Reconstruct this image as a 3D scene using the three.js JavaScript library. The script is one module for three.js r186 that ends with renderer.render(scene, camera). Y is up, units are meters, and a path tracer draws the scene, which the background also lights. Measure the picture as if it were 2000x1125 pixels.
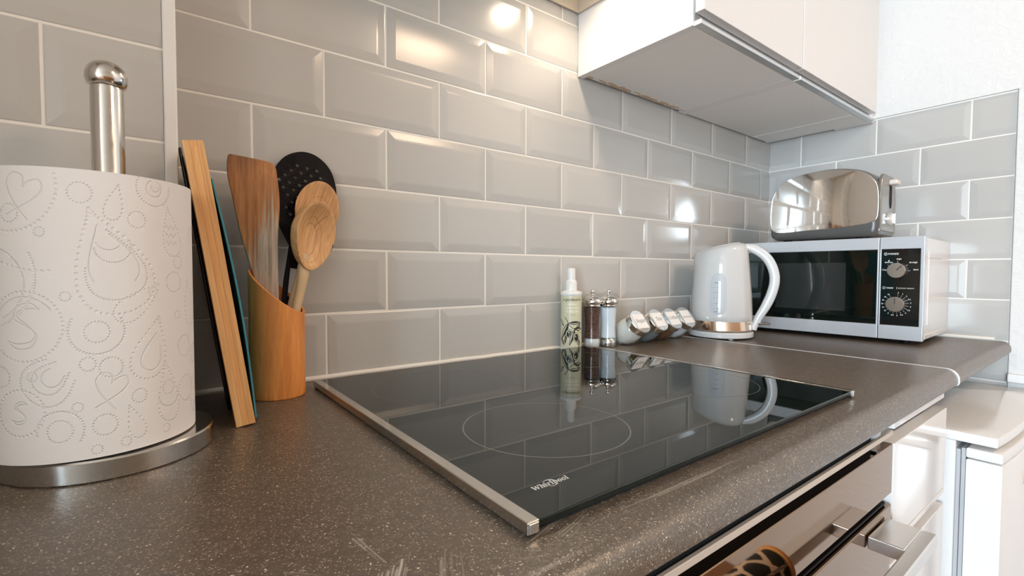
import * as THREE from 'three';
import { RoundedBoxGeometry } from 'three/addons/geometries/RoundedBoxGeometry.js';
import { mergeGeometries, toCreasedNormals } from 'three/addons/utils/BufferGeometryUtils.js';
import { TextGeometry } from 'three/addons/geometries/TextGeometry.js';
import { FontLoader } from 'three/addons/loaders/FontLoader.js';
import { RectAreaLightUniformsLib } from 'three/addons/lights/RectAreaLightUniformsLib.js';

// ---------------------------------------------------------------- camera, sky, area lights, exposure
const scene = new THREE.Scene();
const renderer = new THREE.WebGLRenderer({ antialias: true });
renderer.toneMapping = THREE.LinearToneMapping;
renderer.toneMappingExposure = 1.14;
renderer.shadowMap.enabled = true;
RectAreaLightUniformsLib.init();

const camera = new THREE.PerspectiveCamera(62.23, 2000 / 1125, 0.02, 60);
camera.position.set(-0.2233, 1.0805, 0.7812);
camera.rotation.set(-0.0341, -0.6501, 0.0027, 'YXZ');
scene.add(camera);

scene.background = new THREE.Color(0.72, 0.86, 1.0);
scene.backgroundIntensity = 2.2;

const WIN = { x: -2.8, z0: 1.2, z1: 2.4, y0: 0.3, y1: 2.14 };   // tall glazed window in the left wall, beyond the tall cupboard
const PANES = 2;
for (let i = 0; i < PANES; i++) {            // daylight entering through each pane of the window
  const w = (WIN.z1 - WIN.z0) / PANES - 0.1, h = WIN.y1 - WIN.y0 - 0.1;
  const l = new THREE.RectAreaLight(new THREE.Color(0.69, 0.86, 1.0), 27.5, w, h);
  const cz = WIN.z0 + (i + 0.5) * (WIN.z1 - WIN.z0) / PANES, cy = (WIN.y0 + WIN.y1) / 2;
  l.position.set(WIN.x + 0.005, cy, cz); l.lookAt(2, cy, cz); l.name = 'window_daylight';
  scene.add(l);
}
const CEIL = { x: 1.0, y: 2.36, z: 1.65, s: 0.34 };
{
  const l = new THREE.RectAreaLight(new THREE.Color(1.0, 0.70, 0.46), 32, CEIL.s, CEIL.s);
  l.position.set(CEIL.x, CEIL.y - 0.016, CEIL.z); l.lookAt(CEIL.x, 0, CEIL.z); l.name = 'ceiling_panel_light';
  scene.add(l);
}
const HOODLAMP = { x: [0.47], y: 1.708, z: 0.165 };
const HOOD_CD = 0.36;

// ---------------------------------------------------------------- helpers
function rng(seed) { let s = seed >>> 0; return () => { s |= 0; s = s + 0x6D2B79F5 | 0; let t = Math.imul(s ^ s >>> 15, 1 | s); t = t + Math.imul(t ^ t >>> 7, 61 | t) ^ t; return ((t ^ t >>> 14) >>> 0) / 4294967296; }; }
const V = (x, y, z) => new THREE.Vector3(x, y, z);
const lerp = (a, b, t) => a + (b - a) * t;
const used = {};
function numbered(n) { const k = used[n] = (used[n] ?? -1) + 1; return k ? n + '_' + String(k).padStart(3, '0') : n; }
function shade(m) { m.castShadow = true; m.receiveShadow = true; return m; }
function thing(name, label, category, pos = [0, 0, 0], ry = 0, group) {
  const o = new THREE.Group(); o.name = numbered(name); o.position.set(...pos); o.rotation.y = ry;
  o.userData = { label, category }; if (group) o.userData.group = group; scene.add(o); return o;
}
function part(parent, name, geo, mat, label) {
  const m = shade(new THREE.Mesh(geo, mat)); m.name = name; if (label) m.userData.label = label; parent.add(m); return m;
}
function solo(name, label, category, geo, mat, group) {
  const m = shade(new THREE.Mesh(geo, mat)); m.name = numbered(name); m.userData = { label, category }; if (group) m.userData.group = group; scene.add(m); return m;
}
function struct(name, geo, mat, parent = scene) {
  const m = shade(new THREE.Mesh(geo, mat)); m.name = name; if (parent === scene) m.userData.kind = 'structure'; parent.add(m); return m;
}
/** toCreasedNormals matches points on a 1 cm lattice, so small things are enlarged for it */
const creased = (g, a) => { g.scale(1000, 1000, 1000); const q = toCreasedNormals(g, a); return q.scale(0.001, 0.001, 0.001); };
const tr = (g, x, y, z) => g.translate(x, y, z);
const rb = (w, h, d, r = 0.002, seg = 2) => new RoundedBoxGeometry(w, h, d, seg, Math.min(r, w / 2.01, h / 2.01, d / 2.01));
/** rounded box from corner to corner */
const span = (x0, x1, y0, y1, z0, z1, r = 0.0015) => tr(rb(x1 - x0, y1 - y0, z1 - z0, r), (x0 + x1) / 2, (y0 + y1) / 2, (z0 + z1) / 2);
const slab = (x0, x1, y0, y1, z0, z1) => tr(new THREE.BoxGeometry(x1 - x0, y1 - y0, z1 - z0), (x0 + x1) / 2, (y0 + y1) / 2, (z0 + z1) / 2);
const cyl = (r, h, seg = 40, r2 = r) => new THREE.CylinderGeometry(r2, r, h, seg);
const merge = gs => mergeGeometries(gs.map(g => { const n = g.index ? g.toNonIndexed() : g; for (const k of Object.keys(n.attributes)) if (!['position', 'normal', 'uv'].includes(k)) n.deleteAttribute(k); return n; }));
const lathe = (pts, seg = 64, p0 = 0, pl = Math.PI * 2, crease = 0.6) => creased(new THREE.LatheGeometry(pts.map(p => new THREE.Vector2(p[0], p[1])), seg, p0, pl), crease);
function uvBox(g, s = 1) {                    // uv in metres by the way a face points
  if (g.index) g = g.toNonIndexed();
  const p = g.attributes.position, n = g.attributes.normal, uv = new Float32Array(p.count * 2);
  for (let i = 0; i < p.count; i++) {
    const ax = Math.abs(n.getX(i)), ay = Math.abs(n.getY(i)), az = Math.abs(n.getZ(i)); let u, v;
    if (ay >= ax && ay >= az) { u = p.getX(i); v = p.getZ(i); } else if (ax >= az) { u = p.getZ(i); v = p.getY(i); } else { u = p.getX(i); v = p.getY(i); }
    uv[2 * i] = u * s; uv[2 * i + 1] = v * s;
  }
  g.setAttribute('uv', new THREE.BufferAttribute(uv, 2)); return g;
}
function uvPlanar(g, x0, y0, w, h) {
  const p = g.attributes.position, uv = new Float32Array(p.count * 2);
  for (let i = 0; i < p.count; i++) { uv[2 * i] = (p.getX(i) - x0) / w; uv[2 * i + 1] = (p.getY(i) - y0) / h; }
  g.setAttribute('uv', new THREE.BufferAttribute(uv, 2)); return g;
}
const shapeOf = (pts, spline = false) => { const s = new THREE.Shape(); s.moveTo(...pts[0]); if (spline) s.splineThru(pts.slice(1).concat([pts[0]]).map(p => new THREE.Vector2(...p))); else pts.slice(1).forEach(p => s.lineTo(...p)); return s; };
const ext = (shape, depth, bevel = 0, o = {}) => {   // extruded about its mid plane
  const g = new THREE.ExtrudeGeometry(shape, { depth: depth - 2 * bevel, bevelEnabled: bevel > 0, bevelSize: o.size ?? bevel, bevelThickness: bevel, bevelSegments: o.bs ?? 2, curveSegments: o.cs ?? 24, bevelOffset: o.off ?? -(o.size ?? bevel) });
  return creased(g.translate(0, 0, -(depth - 2 * bevel) / 2), o.crease ?? 0.7);
};
/** sweep of a super-ellipse along points; sec(t) gives [across, out] half sizes, side is the direction held fixed */
function sweep(pts, sec, side, n = 60, m = 24, pow = 2, closed = true) {
  const c = new THREE.CatmullRomCurve3(pts, false, 'centripetal'), P = [], I = [], U = [];
  for (let i = 0; i <= n; i++) {
    const t = i / n, p = c.getPointAt(t), T = c.getTangentAt(t), N = new THREE.Vector3().crossVectors(T, side).normalize(), B = new THREE.Vector3().crossVectors(N, T).normalize(), [a, b] = sec(t);
    for (let j = 0; j <= m; j++) {
      const th = j / m * Math.PI * 2, cs = Math.cos(th), sn = Math.sin(th), k = 2 / pow;
      const u = Math.sign(cs) * Math.abs(cs) ** k * a, v = Math.sign(sn) * Math.abs(sn) ** k * b;
      P.push(p.x + B.x * u + N.x * v, p.y + B.y * u + N.y * v, p.z + B.z * u + N.z * v); U.push(j / m, t);
    }
  }
  const w = m + 1;
  for (let i = 0; i < n; i++) for (let j = 0; j < m; j++) { const a = i * w + j; I.push(a, a + w, a + 1, a + 1, a + w, a + w + 1); }
  if (closed) for (const [r, f] of [[0, 0], [n, 1]]) { const q = c.getPointAt(r / n), k = P.length / 3; P.push(q.x, q.y, q.z); U.push(0.5, r / n); for (let j = 0; j < m; j++) f ? I.push(r * w + j, k, r * w + j + 1) : I.push(r * w + j, r * w + j + 1, k); }
  let g = new THREE.BufferGeometry(); g.setAttribute('position', new THREE.Float32BufferAttribute(P, 3)); g.setAttribute('uv', new THREE.Float32BufferAttribute(U, 2)); g.setIndex(I);
  g = g.toNonIndexed(); g.computeVertexNormals();
  // face orientation: outward
  return creased(fixOut(g), 0.9);
}
function fixOut(g) {                          // turn all faces round if the volume comes out negative
  const p = g.attributes.position; let v = 0; const a = V(), b = V(), c = V();
  for (let i = 0; i < p.count; i += 3) { a.fromBufferAttribute(p, i); b.fromBufferAttribute(p, i + 1); c.fromBufferAttribute(p, i + 2); v += a.dot(b.clone().cross(c)); }
  if (v < 0) for (const k of Object.keys(g.attributes)) { const t = g.attributes[k], s = t.itemSize; for (let i = 0; i < t.count; i += 3) for (let q = 0; q < s; q++) { const x = t.array[(i + 1) * s + q]; t.array[(i + 1) * s + q] = t.array[(i + 2) * s + q]; t.array[(i + 2) * s + q] = x; } }
  g.computeVertexNormals(); return g;
}

// ---------------------------------------------------------------- textures
function grid(seed) { const r = rng(seed), N = 64, a = new Float32Array(N * N); for (let i = 0; i < a.length; i++) a[i] = r(); return (x, y) => { const xi = Math.floor(x), yi = Math.floor(y), fx = x - xi, fy = y - yi, sx = fx * fx * (3 - 2 * fx), sy = fy * fy * (3 - 2 * fy), g = (i, j) => a[((j % N + N) % N) * N + (i % N + N) % N]; return lerp(lerp(g(xi, yi), g(xi + 1, yi), sx), lerp(g(xi, yi + 1), g(xi + 1, yi + 1), sx), sy); }; }
function dataTex(w, h, fn, srgb = true, rep = true) {
  const d = new Uint8Array(w * h * 4);
  for (let y = 0; y < h; y++) for (let x = 0; x < w; x++) { const c = fn(x, y), i = (y * w + x) * 4; d[i] = c[0]; d[i + 1] = c[1]; d[i + 2] = c[2]; d[i + 3] = 255; }
  const t = new THREE.DataTexture(d, w, h); t.magFilter = THREE.LinearFilter; t.minFilter = THREE.LinearMipmapLinearFilter; t.generateMipmaps = true;
  if (rep) t.wrapS = t.wrapT = THREE.RepeatWrapping; if (srgb) t.colorSpace = THREE.SRGBColorSpace; t.needsUpdate = true; return t;
}
function canvasTex(w, h, draw, srgb = true, rep = false) {
  const c = document.createElement('canvas'); c.width = w; c.height = h; draw(c.getContext('2d'), w, h);
  const t = new THREE.CanvasTexture(c); if (srgb) t.colorSpace = THREE.SRGBColorSpace; if (rep) t.wrapS = t.wrapT = THREE.RepeatWrapping; return t;
}
const cl = v => Math.max(0, Math.min(255, v));
function speckleTex(seed) {                   // 0.42 m of flecked laminate
  const W = 1024, r = rng(seed), n1 = grid(seed + 1), n2 = grid(seed + 2), f = new Float32Array(W * W), q = new Float32Array(W * W);
  for (let k = 0; k < 27000; k++) {
    const cx = r() * W, cy = r() * W, rad = r() < 0.05 ? 1.2 + r() * 0.8 : 0.5 + r() * 0.75, s = (0.5 + r() * 0.5) * (r() < 0.5 ? 1 : 0.55), el = 0.75 + r() * 0.5, an = r() * 3.14, ca = Math.cos(an), sa = Math.sin(an);
    for (let y = -4; y <= 4; y++) for (let x = -4; x <= 4; x++) {
      const u = (x * ca + y * sa) / el, v = (-x * sa + y * ca) * el, d = Math.hypot(u, v), i = ((Math.floor(cy) + y + W) % W) * W + (Math.floor(cx) + x + W) % W, a = s * Math.max(0, Math.min(1, (rad - d) / 0.8 + 0.5));
      if (a > f[i]) f[i] = a;
    }
  }
  for (let k = 0; k < 9000; k++) { const i = Math.floor(r() * W * W); q[i] = r(); q[(i + 1) % q.length] = r() * 0.6; }
  return dataTex(W, W, (x, y) => {
    const i = y * W + x, m = 0.86 + 0.08 * n1(x / 16, y / 16) + 0.2 * n2(x / 3, y / 3) - 0.25 * q[i], a = f[i];
    return [cl(lerp(88 * m, 244, a)), cl(lerp(76 * m, 224, a)), cl(lerp(64 * m, 196, a))];
  });
}
function woodTex(seed, lo, hi, o = {}) {      // grain runs along v
  const W = 512, H = 1024, n1 = grid(seed), n2 = grid(seed + 5), n3 = grid(seed + 9), k = o.k ?? 1;
  return dataTex(W, H, (x, y) => {
    const wob = (n1(y / 128, x / 256) - 0.5) * (o.wob ?? 40), X = x + wob;
    let g = 0.5 * n1(X / 24 * k, y / 256) + 0.3 * n2(X / 8 * k, y / 128) + 0.2 * n3(X / 2.5, y / 40);
    g = g + (o.line ?? 0.0) * Math.max(0, Math.sin(X * 0.11 * k + n2(X / 64, y / 256) * 6)) ** 8;
    g = cl(255 * g) / 255;
    return [lerp(lo[0], hi[0], g), lerp(lo[1], hi[1], g), lerp(lo[2], hi[2], g)];
  });
}
function noiseTex(seed, W, cells, lo = 0, hi = 255, cells2 = cells * 3) { const a = grid(seed), b = grid(seed + 3), c = [...new Array(3)].map(() => 0); return dataTex(W, W, (x, y) => { const v = lerp(lo, hi, 0.6 * a(x / W * cells, y / W * cells) + 0.4 * b(x / W * cells2, y / W * cells2)); c[0] = c[1] = c[2] = v; return c; }, false); }
const rep = (t, x, y) => { const c = t.clone(); c.repeat.set(x, y); c.wrapS = c.wrapT = THREE.RepeatWrapping; c.needsUpdate = true; return c; };

// ---------------------------------------------------------------- materials
const std = o => new THREE.MeshStandardMaterial(o), phy = o => new THREE.MeshPhysicalMaterial(o);
const lin = (r, g, b) => new THREE.Color().setRGB(r, g, b);
const plasterBump = noiseTex(11, 512, 32), brushed = (() => { const n = grid(77), m = grid(78); return dataTex(256, 1024, (x, y) => { const v = 110 + 70 * n(x / 64, y / 2) + 70 * m(x / 30, y / 5); return [v, v, v]; }, false); })();
const M = {
  tile: [0.51, 0.495, 0.525].map((v, i) => std({ name: 'glazed_tile', color: lin(v, v * 0.965, v * 0.915), roughness: [0.16, 0.19, 0.15][i] })),
  grout: std({ color: lin(0.86, 0.815, 0.75), roughness: 0.9 }),
  silicone: std({ color: lin(0.82, 0.78, 0.72), roughness: 0.55 }),
  plaster: std({ color: lin(0.74, 0.72, 0.70), roughness: 0.75, bumpMap: rep(plasterBump, 3, 3), bumpScale: 0.0012 }),
  paint: std({ color: lin(0.55, 0.48, 0.41), roughness: 0.8 }),
  whiteTrim: std({ color: lin(0.82, 0.80, 0.78), roughness: 0.4 }),
  worktop: phy({ map: rep(speckleTex(3), 1 / 0.36, 1 / 0.36), roughness: 0.32, ior: 1.62, bumpMap: rep(noiseTex(41, 512, 60), 6, 6), bumpScale: 0.0002 }),
  gloss: std({ color: lin(0.73, 0.705, 0.68), roughness: 0.12 }),
  satin: std({ color: lin(0.78, 0.765, 0.745), roughness: 0.35 }),
  boardWhite: std({ color: lin(0.84, 0.82, 0.79), roughness: 0.4 }),
  alu: std({ color: lin(0.62, 0.63, 0.64), metalness: 1, roughness: 0.28 }),
  steel: std({ color: lin(0.60, 0.57, 0.53), metalness: 1, roughness: 0.24, roughnessMap: rep(brushed, 1, 1), bumpMap: rep(brushed, 1, 1), bumpScale: 0.00002 }),
  chrome: std({ color: lin(0.80, 0.79, 0.77), metalness: 1, roughness: 0.06 }),
  chromeSoft: std({ color: lin(0.74, 0.73, 0.71), metalness: 1, roughness: 0.18 }),
  blackGlass: phy({ color: lin(0.003, 0.006, 0.005), roughness: 0.02, ior: 1.47, specularColor: lin(0.90, 1.0, 0.96) }),
  bronzeGlass: std({ color: lin(0.28, 0.172, 0.10), metalness: 1, roughness: 0.05 }),
  black: phy({ color: lin(0.0035, 0.002, 0.003), roughness: 0.5, specularIntensity: 0.3 }),
  blackShiny: std({ color: lin(0.010, 0.009, 0.012), roughness: 0.18 }),
  voidBlack: std({ color: lin(0.006, 0.006, 0.006), roughness: 0.9 }),
  print: std({ color: lin(0.20, 0.20, 0.19), roughness: 0.5 }),
  logo: std({ color: lin(0.62, 0.60, 0.56), roughness: 0.4 }),
  chip: std({ color: lin(0.60, 0.44, 0.31), roughness: 0.95 }),
};

// ---------------------------------------------------------------- setting
const CX = 1.4815, FLOOR = 0, TOPY = 2.4, ZF = 2.6, XL = -2.8, WT = 0.91;
const tileCache = new Map();
/** bevelled metro tile: w x h, cut sides keep no bevel; face towards +z, origin at the lower left corner */
function tileGeo(w, h, il, ir, ib, it) {
  const key = [w, h, il, ir, ib, it].map(v => v.toFixed(4)).join();
  if (tileCache.has(key)) return tileCache.get(key);
  const ring = (k, z) => { const L = Math.min(il * k, w * 0.45), R = Math.min(ir * k, w * 0.45), B = Math.min(ib * k, h * 0.45), T = Math.min(it * k, h * 0.45); return [[L, B, z(L, B)], [w - R, B, z(R, B)], [w - R, h - T, z(R, T)], [L, h - T, z(L, T)]]; };
  const rings = [ring(0, () => -0.004), ring(0.0, () => 0.0002), ring(0.08, () => 0.0006), ring(0.92, () => 0.0023), ring(1.15, () => 0.0026)];
  const P = [], tri = (a, b, c) => P.push(...a, ...b, ...c);
  for (let k = 0; k + 1 < rings.length; k++) for (let j = 0; j < 4; j++) { const a = rings[k][j], b = rings[k][(j + 1) % 4], c = rings[k + 1][(j + 1) % 4], d = rings[k + 1][j]; tri(a, b, c); tri(a, c, d); }
  const q = rings[rings.length - 1]; tri(q[0], q[1], q[2]); tri(q[0], q[2], q[3]);
  const g = new THREE.BufferGeometry(); g.setAttribute('position', new THREE.Float32BufferAttribute(P, 3)); g.computeVertexNormals();
  tileCache.set(key, g); return g;
}
const BEV = 0.0135, GR = 0.003, tr_ = rng(5);
/** rows of tiles on a parent whose local +z is the wall's outward side */
function tiling(parent, x0, x1, y0, y1, jointX, pitchX, lineY, pitchY, parity) {
  const r0 = Math.floor((lineY - y1) / pitchY) - 1, r1 = Math.ceil((lineY - y0) / pitchY) + 1;
  for (let r = r0; r <= r1; r++) {
    const T = lineY - r * pitchY, B = T - pitchY, t = Math.min(T, y1), b = Math.max(B, y0);
    if (t - b < 0.006) continue;
    const off = jointX + (((r % 2) + 2) % 2 === parity ? 0 : pitchX / 2);
    for (let k = Math.floor((x0 - off) / pitchX); k * pitchX + off < x1; k++) {
      const L = off + k * pitchX, R = L + pitchX, l = Math.max(L, x0), q = Math.min(R, x1);
      if (q - l < 0.006) continue;
      const m = GR / 2, w = q - l - m * ((L >= x0 ? 1 : 0) + (R <= x1 ? 1 : 0)), h = t - b - m * ((T <= y1 ? 1 : 0) + (B >= y0 ? 1 : 0));
      const g = tileGeo(w, h, L >= x0 ? BEV : 0, R <= x1 ? BEV : 0, B >= y0 ? BEV : 0, T <= y1 ? BEV : 0);
      const o = struct('tile', g, M.tile[Math.floor(tr_() * 3)], parent);
      o.position.set(l + (L >= x0 ? m : 0), b + (B >= y0 ? m : 0), (tr_() - 0.5) * 0.0005);
      o.rotation.set((tr_() - 0.5) * 0.005, (tr_() - 0.5) * 0.004, 0);
    }
  }
}
const PX = 0.203, PY = 0.103, LINE0 = 1.528;
const wallBack = struct('wall_back', slab(-0.25, CX + 0.12, 0, TOPY, -0.12, -0.0001), M.grout);
tiling(wallBack, -0.1945, CX - 0.002, WT + 0.001, 1.76, 0, PX, LINE0, PY, 1);
const wallStep = struct('wall_back_left', slab(XL, -0.1965, 0, TOPY, -0.12, 0.1179), M.grout);
{ const h = new THREE.Group(); h.name = 'tiled_face'; h.position.z = 0.118; wallStep.add(h); tiling(h, -0.95, -0.2075, WT + 0.001, 1.76, -0.304, 0.2035, 1.3256, 0.102, 0); }
// white corner trim of the step, with slightly wavy sealant
{
  const g = span(-0.2072, -0.1945, WT, 1.78, 0.085, 0.1225, 0.002); struct('trim_1', g, M.whiteTrim);
}
const wallRight = struct('wall_right', slab(CX, CX + 0.14, 0, TOPY, -0.12, ZF + 0.14), M.grout);
{ const h = new THREE.Group(); h.name = 'tiled_face'; h.position.set(CX, 0, 0); h.rotation.y = -Math.PI / 2; wallRight.add(h); tiling(h, 0.002, 0.5865, 0.7, 1.5285, 0.0999, PX, LINE0, PY, 0); }
struct('plaster_above', uvBox(slab(CX - 0.0075, CX, 1.5305, TOPY, 0, ZF)), M.plaster, wallRight);
struct('plaster_beside', uvBox(span(CX - 0.0075, CX + 0.002, 0, 1.532, 0.5885, ZF, 0.003)), M.plaster, wallRight);
struct('trim_2', span(CX - 0.022, CX, 0.811, 0.832, 0.5895, ZF, 0.003), M.whiteTrim);
struct('ceiling', slab(XL - 0.1, CX + 0.14, TOPY, TOPY + 0.1, -0.12, ZF + 0.14), M.paint);
{
  const oak = woodTex(21, [118, 78, 46], [186, 138, 92], { wob: 30 });
  const planks = [0, 1, 2].map(i => std({ map: rep(oak, 1.1, 0.45), roughness: 0.45, color: lin(1 - i * 0.08, 1 - i * 0.1, 1 - i * 0.12) }));
  const fl = struct('floor', slab(XL - 0.1, CX + 0.14, -0.12, -0.012, -0.12, ZF + 0.14), M.voidBlack);
  const q = rng(9);
  for (let i = 0, z = 0; z < ZF; z += 0.19, i++) for (let x = XL - (i % 3) * 0.5; x < CX; x += 1.5) {
    const x0 = Math.max(XL, x) + 0.001, x1 = Math.min(CX, x + 1.5) - 0.001, z1 = Math.min(ZF, z + 0.19) - 0.001;
    if (x1 - x0 < 0.05) continue;
    const g = slab(x0, x1, -0.012, 0, z + 0.001, z1), p = g.attributes.position, uv = g.attributes.uv;
    for (let k = 0; k < p.count; k++) uv.setXY(k, p.getZ(k) + i * 0.37, p.getX(k));
    struct('plank', g, planks[Math.floor(q() * 3)], fl);
  }
}
struct('wall_front', slab(XL, CX, 0, TOPY, ZF, ZF + 0.14), M.paint);
{
  const a = WIN, X0 = XL - 0.12, g = merge([slab(X0, XL, 0, TOPY, -0.12, a.z0), slab(X0, XL, 0, TOPY, a.z1, ZF + 0.14), slab(X0, XL, 0, a.y0, a.z0, a.z1), slab(X0, XL, a.y1, TOPY, a.z0, a.z1)]);
  struct('wall_left', g, M.paint);
  const w = new THREE.Group(); w.name = 'window_1'; w.userData.kind = 'structure'; scene.add(w);
  const t = 0.05, p = X0 + 0.04, q = X0 + 0.10, mid = (a.z0 + a.z1) / 2;
  struct('window_frame', merge([slab(p, q, a.y0, a.y0 + t, a.z0, a.z1), slab(p, q, a.y1 - t, a.y1, a.z0, a.z1), slab(p, q, a.y0 + t, a.y1 - t, a.z0, a.z0 + t), slab(p, q, a.y0 + t, a.y1 - t, a.z1 - t, a.z1), slab(p, q, a.y0 + t, a.y1 - t, mid - 0.035, mid + 0.035)]), M.whiteTrim, w);
  const glass = phy({ color: 0xffffff, transmission: 1, thickness: 0, roughness: 0.0, ior: 1.5 });
  for (const [u, v] of [[a.z0 + t, mid - 0.035], [mid + 0.035, a.z1 - t]]) struct('window_pane', slab(p + 0.028, p + 0.032, a.y0 + t, a.y1 - t, u, v), glass, w);
  struct('window_sill', span(XL - 0.02, XL + 0.06, a.y0 - 0.03, a.y0, a.z0 - 0.05, a.z1 + 0.05, 0.004), M.whiteTrim, w);
}
// tall cupboard closing the worktop on the left
{
  const t = thing('tall_cupboard', 'tall white cupboard at the left end of the worktop', 'cupboard');
  part(t, 'carcass', slab(-1.7, -0.952, 0.1, 2.3, 0.121, 0.77), M.satin);
  for (const [a, b] of [[0.1, 1.1], [1.104, 2.3]]) { const d = part(t, 'door', span(-1.698, -0.954, a, b, 0.771, 0.791, 0.002), M.gloss); part(d, 'handle', span(-1.0, -0.988, (a + b) / 2 - 0.1, (a + b) / 2 + 0.1, 0.792, 0.815, 0.003), M.chromeSoft); }
  part(t, 'plinth', slab(-1.7, -0.952, 0.001, 0.099, 0.121, 0.66), M.satin);
}
// units along the opposite side, mirrored in the oven front and toaster
{
  const wood = std({ map: rep(woodTex(91, [150, 98, 58], [196, 142, 94], { wob: 24 }), 1.4, 0.9), roughness: 0.4 });
  for (let i = 0; i < 4; i++) {
    const a = -0.735 + i * 0.55, b = a + 0.546, t = thing('base_cabinet', `wood-fronted base cabinet on the opposite side, ${['leftmost', 'second from left', 'third from left', 'rightmost'][i]} of four`, 'cabinet', [0, 0, 0], 0, 'base cabinets on the opposite side');
    part(t, 'carcass', slab(a, b, 0.1, 0.88, 2.03, ZF - 0.004), M.satin);
    const d = part(t, 'door', uvBox(span(a + 0.0015, b - 0.0015, 0.1, 0.875, 2.01, 2.029, 0.0015)), wood);
    part(d, 'handle', span(b - 0.06, b - 0.05, 0.66, 0.82, 1.985, 2.0095, 0.003), M.chromeSoft);
    part(t, 'plinth', slab(a, b, 0.001, 0.099, 2.08, ZF - 0.004), M.black);
  }
  solo('worktop', 'oak coloured worktop on the wood-fronted cabinets of the opposite side', 'worktop', uvBox(span(-0.735, CX - 0.009, 0.881, 0.917, 1.99, ZF - 0.002, 0.003)), wood);
}
// ceiling panel lamp
{
  const t = thing('ceiling_light', 'square white ceiling light panel with a warm glow over the kitchen floor', 'ceiling light', [CEIL.x, TOPY, CEIL.z]);
  part(t, 'frame', merge([slab(-0.2, 0.2, -0.04, 0, -0.2, -0.172), slab(-0.2, 0.2, -0.04, 0, 0.172, 0.2), slab(-0.2, -0.172, -0.04, 0, -0.172, 0.172), slab(0.172, 0.2, -0.04, 0, -0.172, 0.172)]), M.whiteTrim);
  part(t, 'lamp_diffuser', slab(-0.172, 0.172, -0.034, -0.002, -0.172, 0.172), std({ color: 0xffffff, emissive: lin(1, 0.82, 0.62), emissiveIntensity: 2 }));
}
// sealant where the worktop meets the tiles
{
  const q = rng(31), pts = [], pts2 = [];
  for (let x = -0.194; x <= CX - 0.006; x += 0.035) pts.push(V(x, WT + 0.002 + q() * 0.0012, 0.0045 + q() * 0.0014));
  struct('trim_3', sweep(pts, () => [0.0044, 0.0044], V(0, 0, 1), 140, 10), M.silicone);
  for (let z = 0.004; z <= 0.6; z += 0.04) pts2.push(V(CX - 0.0045, WT + 0.002 + q() * 0.001, z));
  struct('trim_4', sweep(pts2, () => [0.0055, 0.0055], V(1, 0, 0), 60, 10), M.silicone);
}

// ---------------------------------------------------------------- worktops
function worktopGeo(x0, x1, zf = 0.594, y0 = 0.882) {
  const s = new THREE.Shape(), R = 0.018, r = 0.005, y1 = WT;
  s.moveTo(-0.002, y0); s.lineTo(-0.002, y1); s.lineTo(-(zf - R), y1);
  for (let i = 1; i <= 8; i++) { const a = i / 8 * Math.PI / 2; s.lineTo(-(zf - R + R * Math.sin(a)), y1 - R + R * Math.cos(a)); }
  for (let i = 0; i <= 5; i++) { const a = i / 5 * Math.PI / 2; s.lineTo(-(zf - r + r * Math.cos(a)), y0 + r - r * Math.sin(a)); }
  s.closePath();
  const g = new THREE.ExtrudeGeometry(s, { depth: x1 - x0, bevelEnabled: false, steps: 1 });
  g.rotateY(Math.PI / 2); g.translate(x0, 0, 0);
  const q = creased(g, 0.5), p = q.attributes.position, uv = q.attributes.uv;   // the sheet runs on over the rounded front edge
  for (let i = 0; i < p.count; i++) uv.setXY(i, p.getX(i), p.getZ(i) + WT - p.getY(i));
  return q;
}
const wt1 = thing('worktop', 'dark flecked laminate worktop that the hob, paper towels and utensil pot stand on', 'worktop');
part(wt1, 'slab', worktopGeo(-0.95, 0.9035), M.worktop);
{ // pale scuffs worn into the laminate near the front edge
  const sc = canvasTex(512, 512, (c, w, h) => {
    c.fillStyle = '#000'; c.fillRect(0, 0, w, h); const q = rng(71); c.lineCap = 'round';
    const bunch = (x, y, dx, dy, n, sp, a) => { for (let i = 0; i < n; i++) { const ox = x + (q() - 0.5) * sp, oy = y + (q() - 0.5) * sp, L = 0.4 + q() * 0.8; c.strokeStyle = `rgba(255,255,255,${a * (0.3 + q() * 0.7)})`; c.lineWidth = 1 + q() * 3; c.beginPath(); c.moveTo(ox, oy); c.quadraticCurveTo(ox + dx * L * 0.5 + (q() - 0.5) * 8, oy + dy * L * 0.5, ox + dx * L, oy + dy * L); c.stroke(); } };
    bunch(110, 330, -70, 130, 16, 46, 0.75); bunch(200, 300, -60, 150, 16, 40, 0.8); bunch(70, 190, 50, 90, 7, 40, 0.6); bunch(180, 130, 10, 140, 3, 14, 0.7); bunch(270, 330, -40, 130, 8, 40, 0.4); bunch(400, 380, 90, -50, 10, 50, 0.35); bunch(420, 440, 80, -40, 10, 40, 0.45);
  }, false);
  const g = new THREE.PlaneGeometry(0.22, 0.13); g.rotateX(-Math.PI / 2); g.translate(-0.09, WT + 0.00025, 0.515);
  part(wt1, 'scuff_marks', g, std({ color: lin(0.50, 0.43, 0.36), roughness: 0.7, alphaMap: sc, transparent: true }), 'pale scratches worn into the laminate');
}
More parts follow.
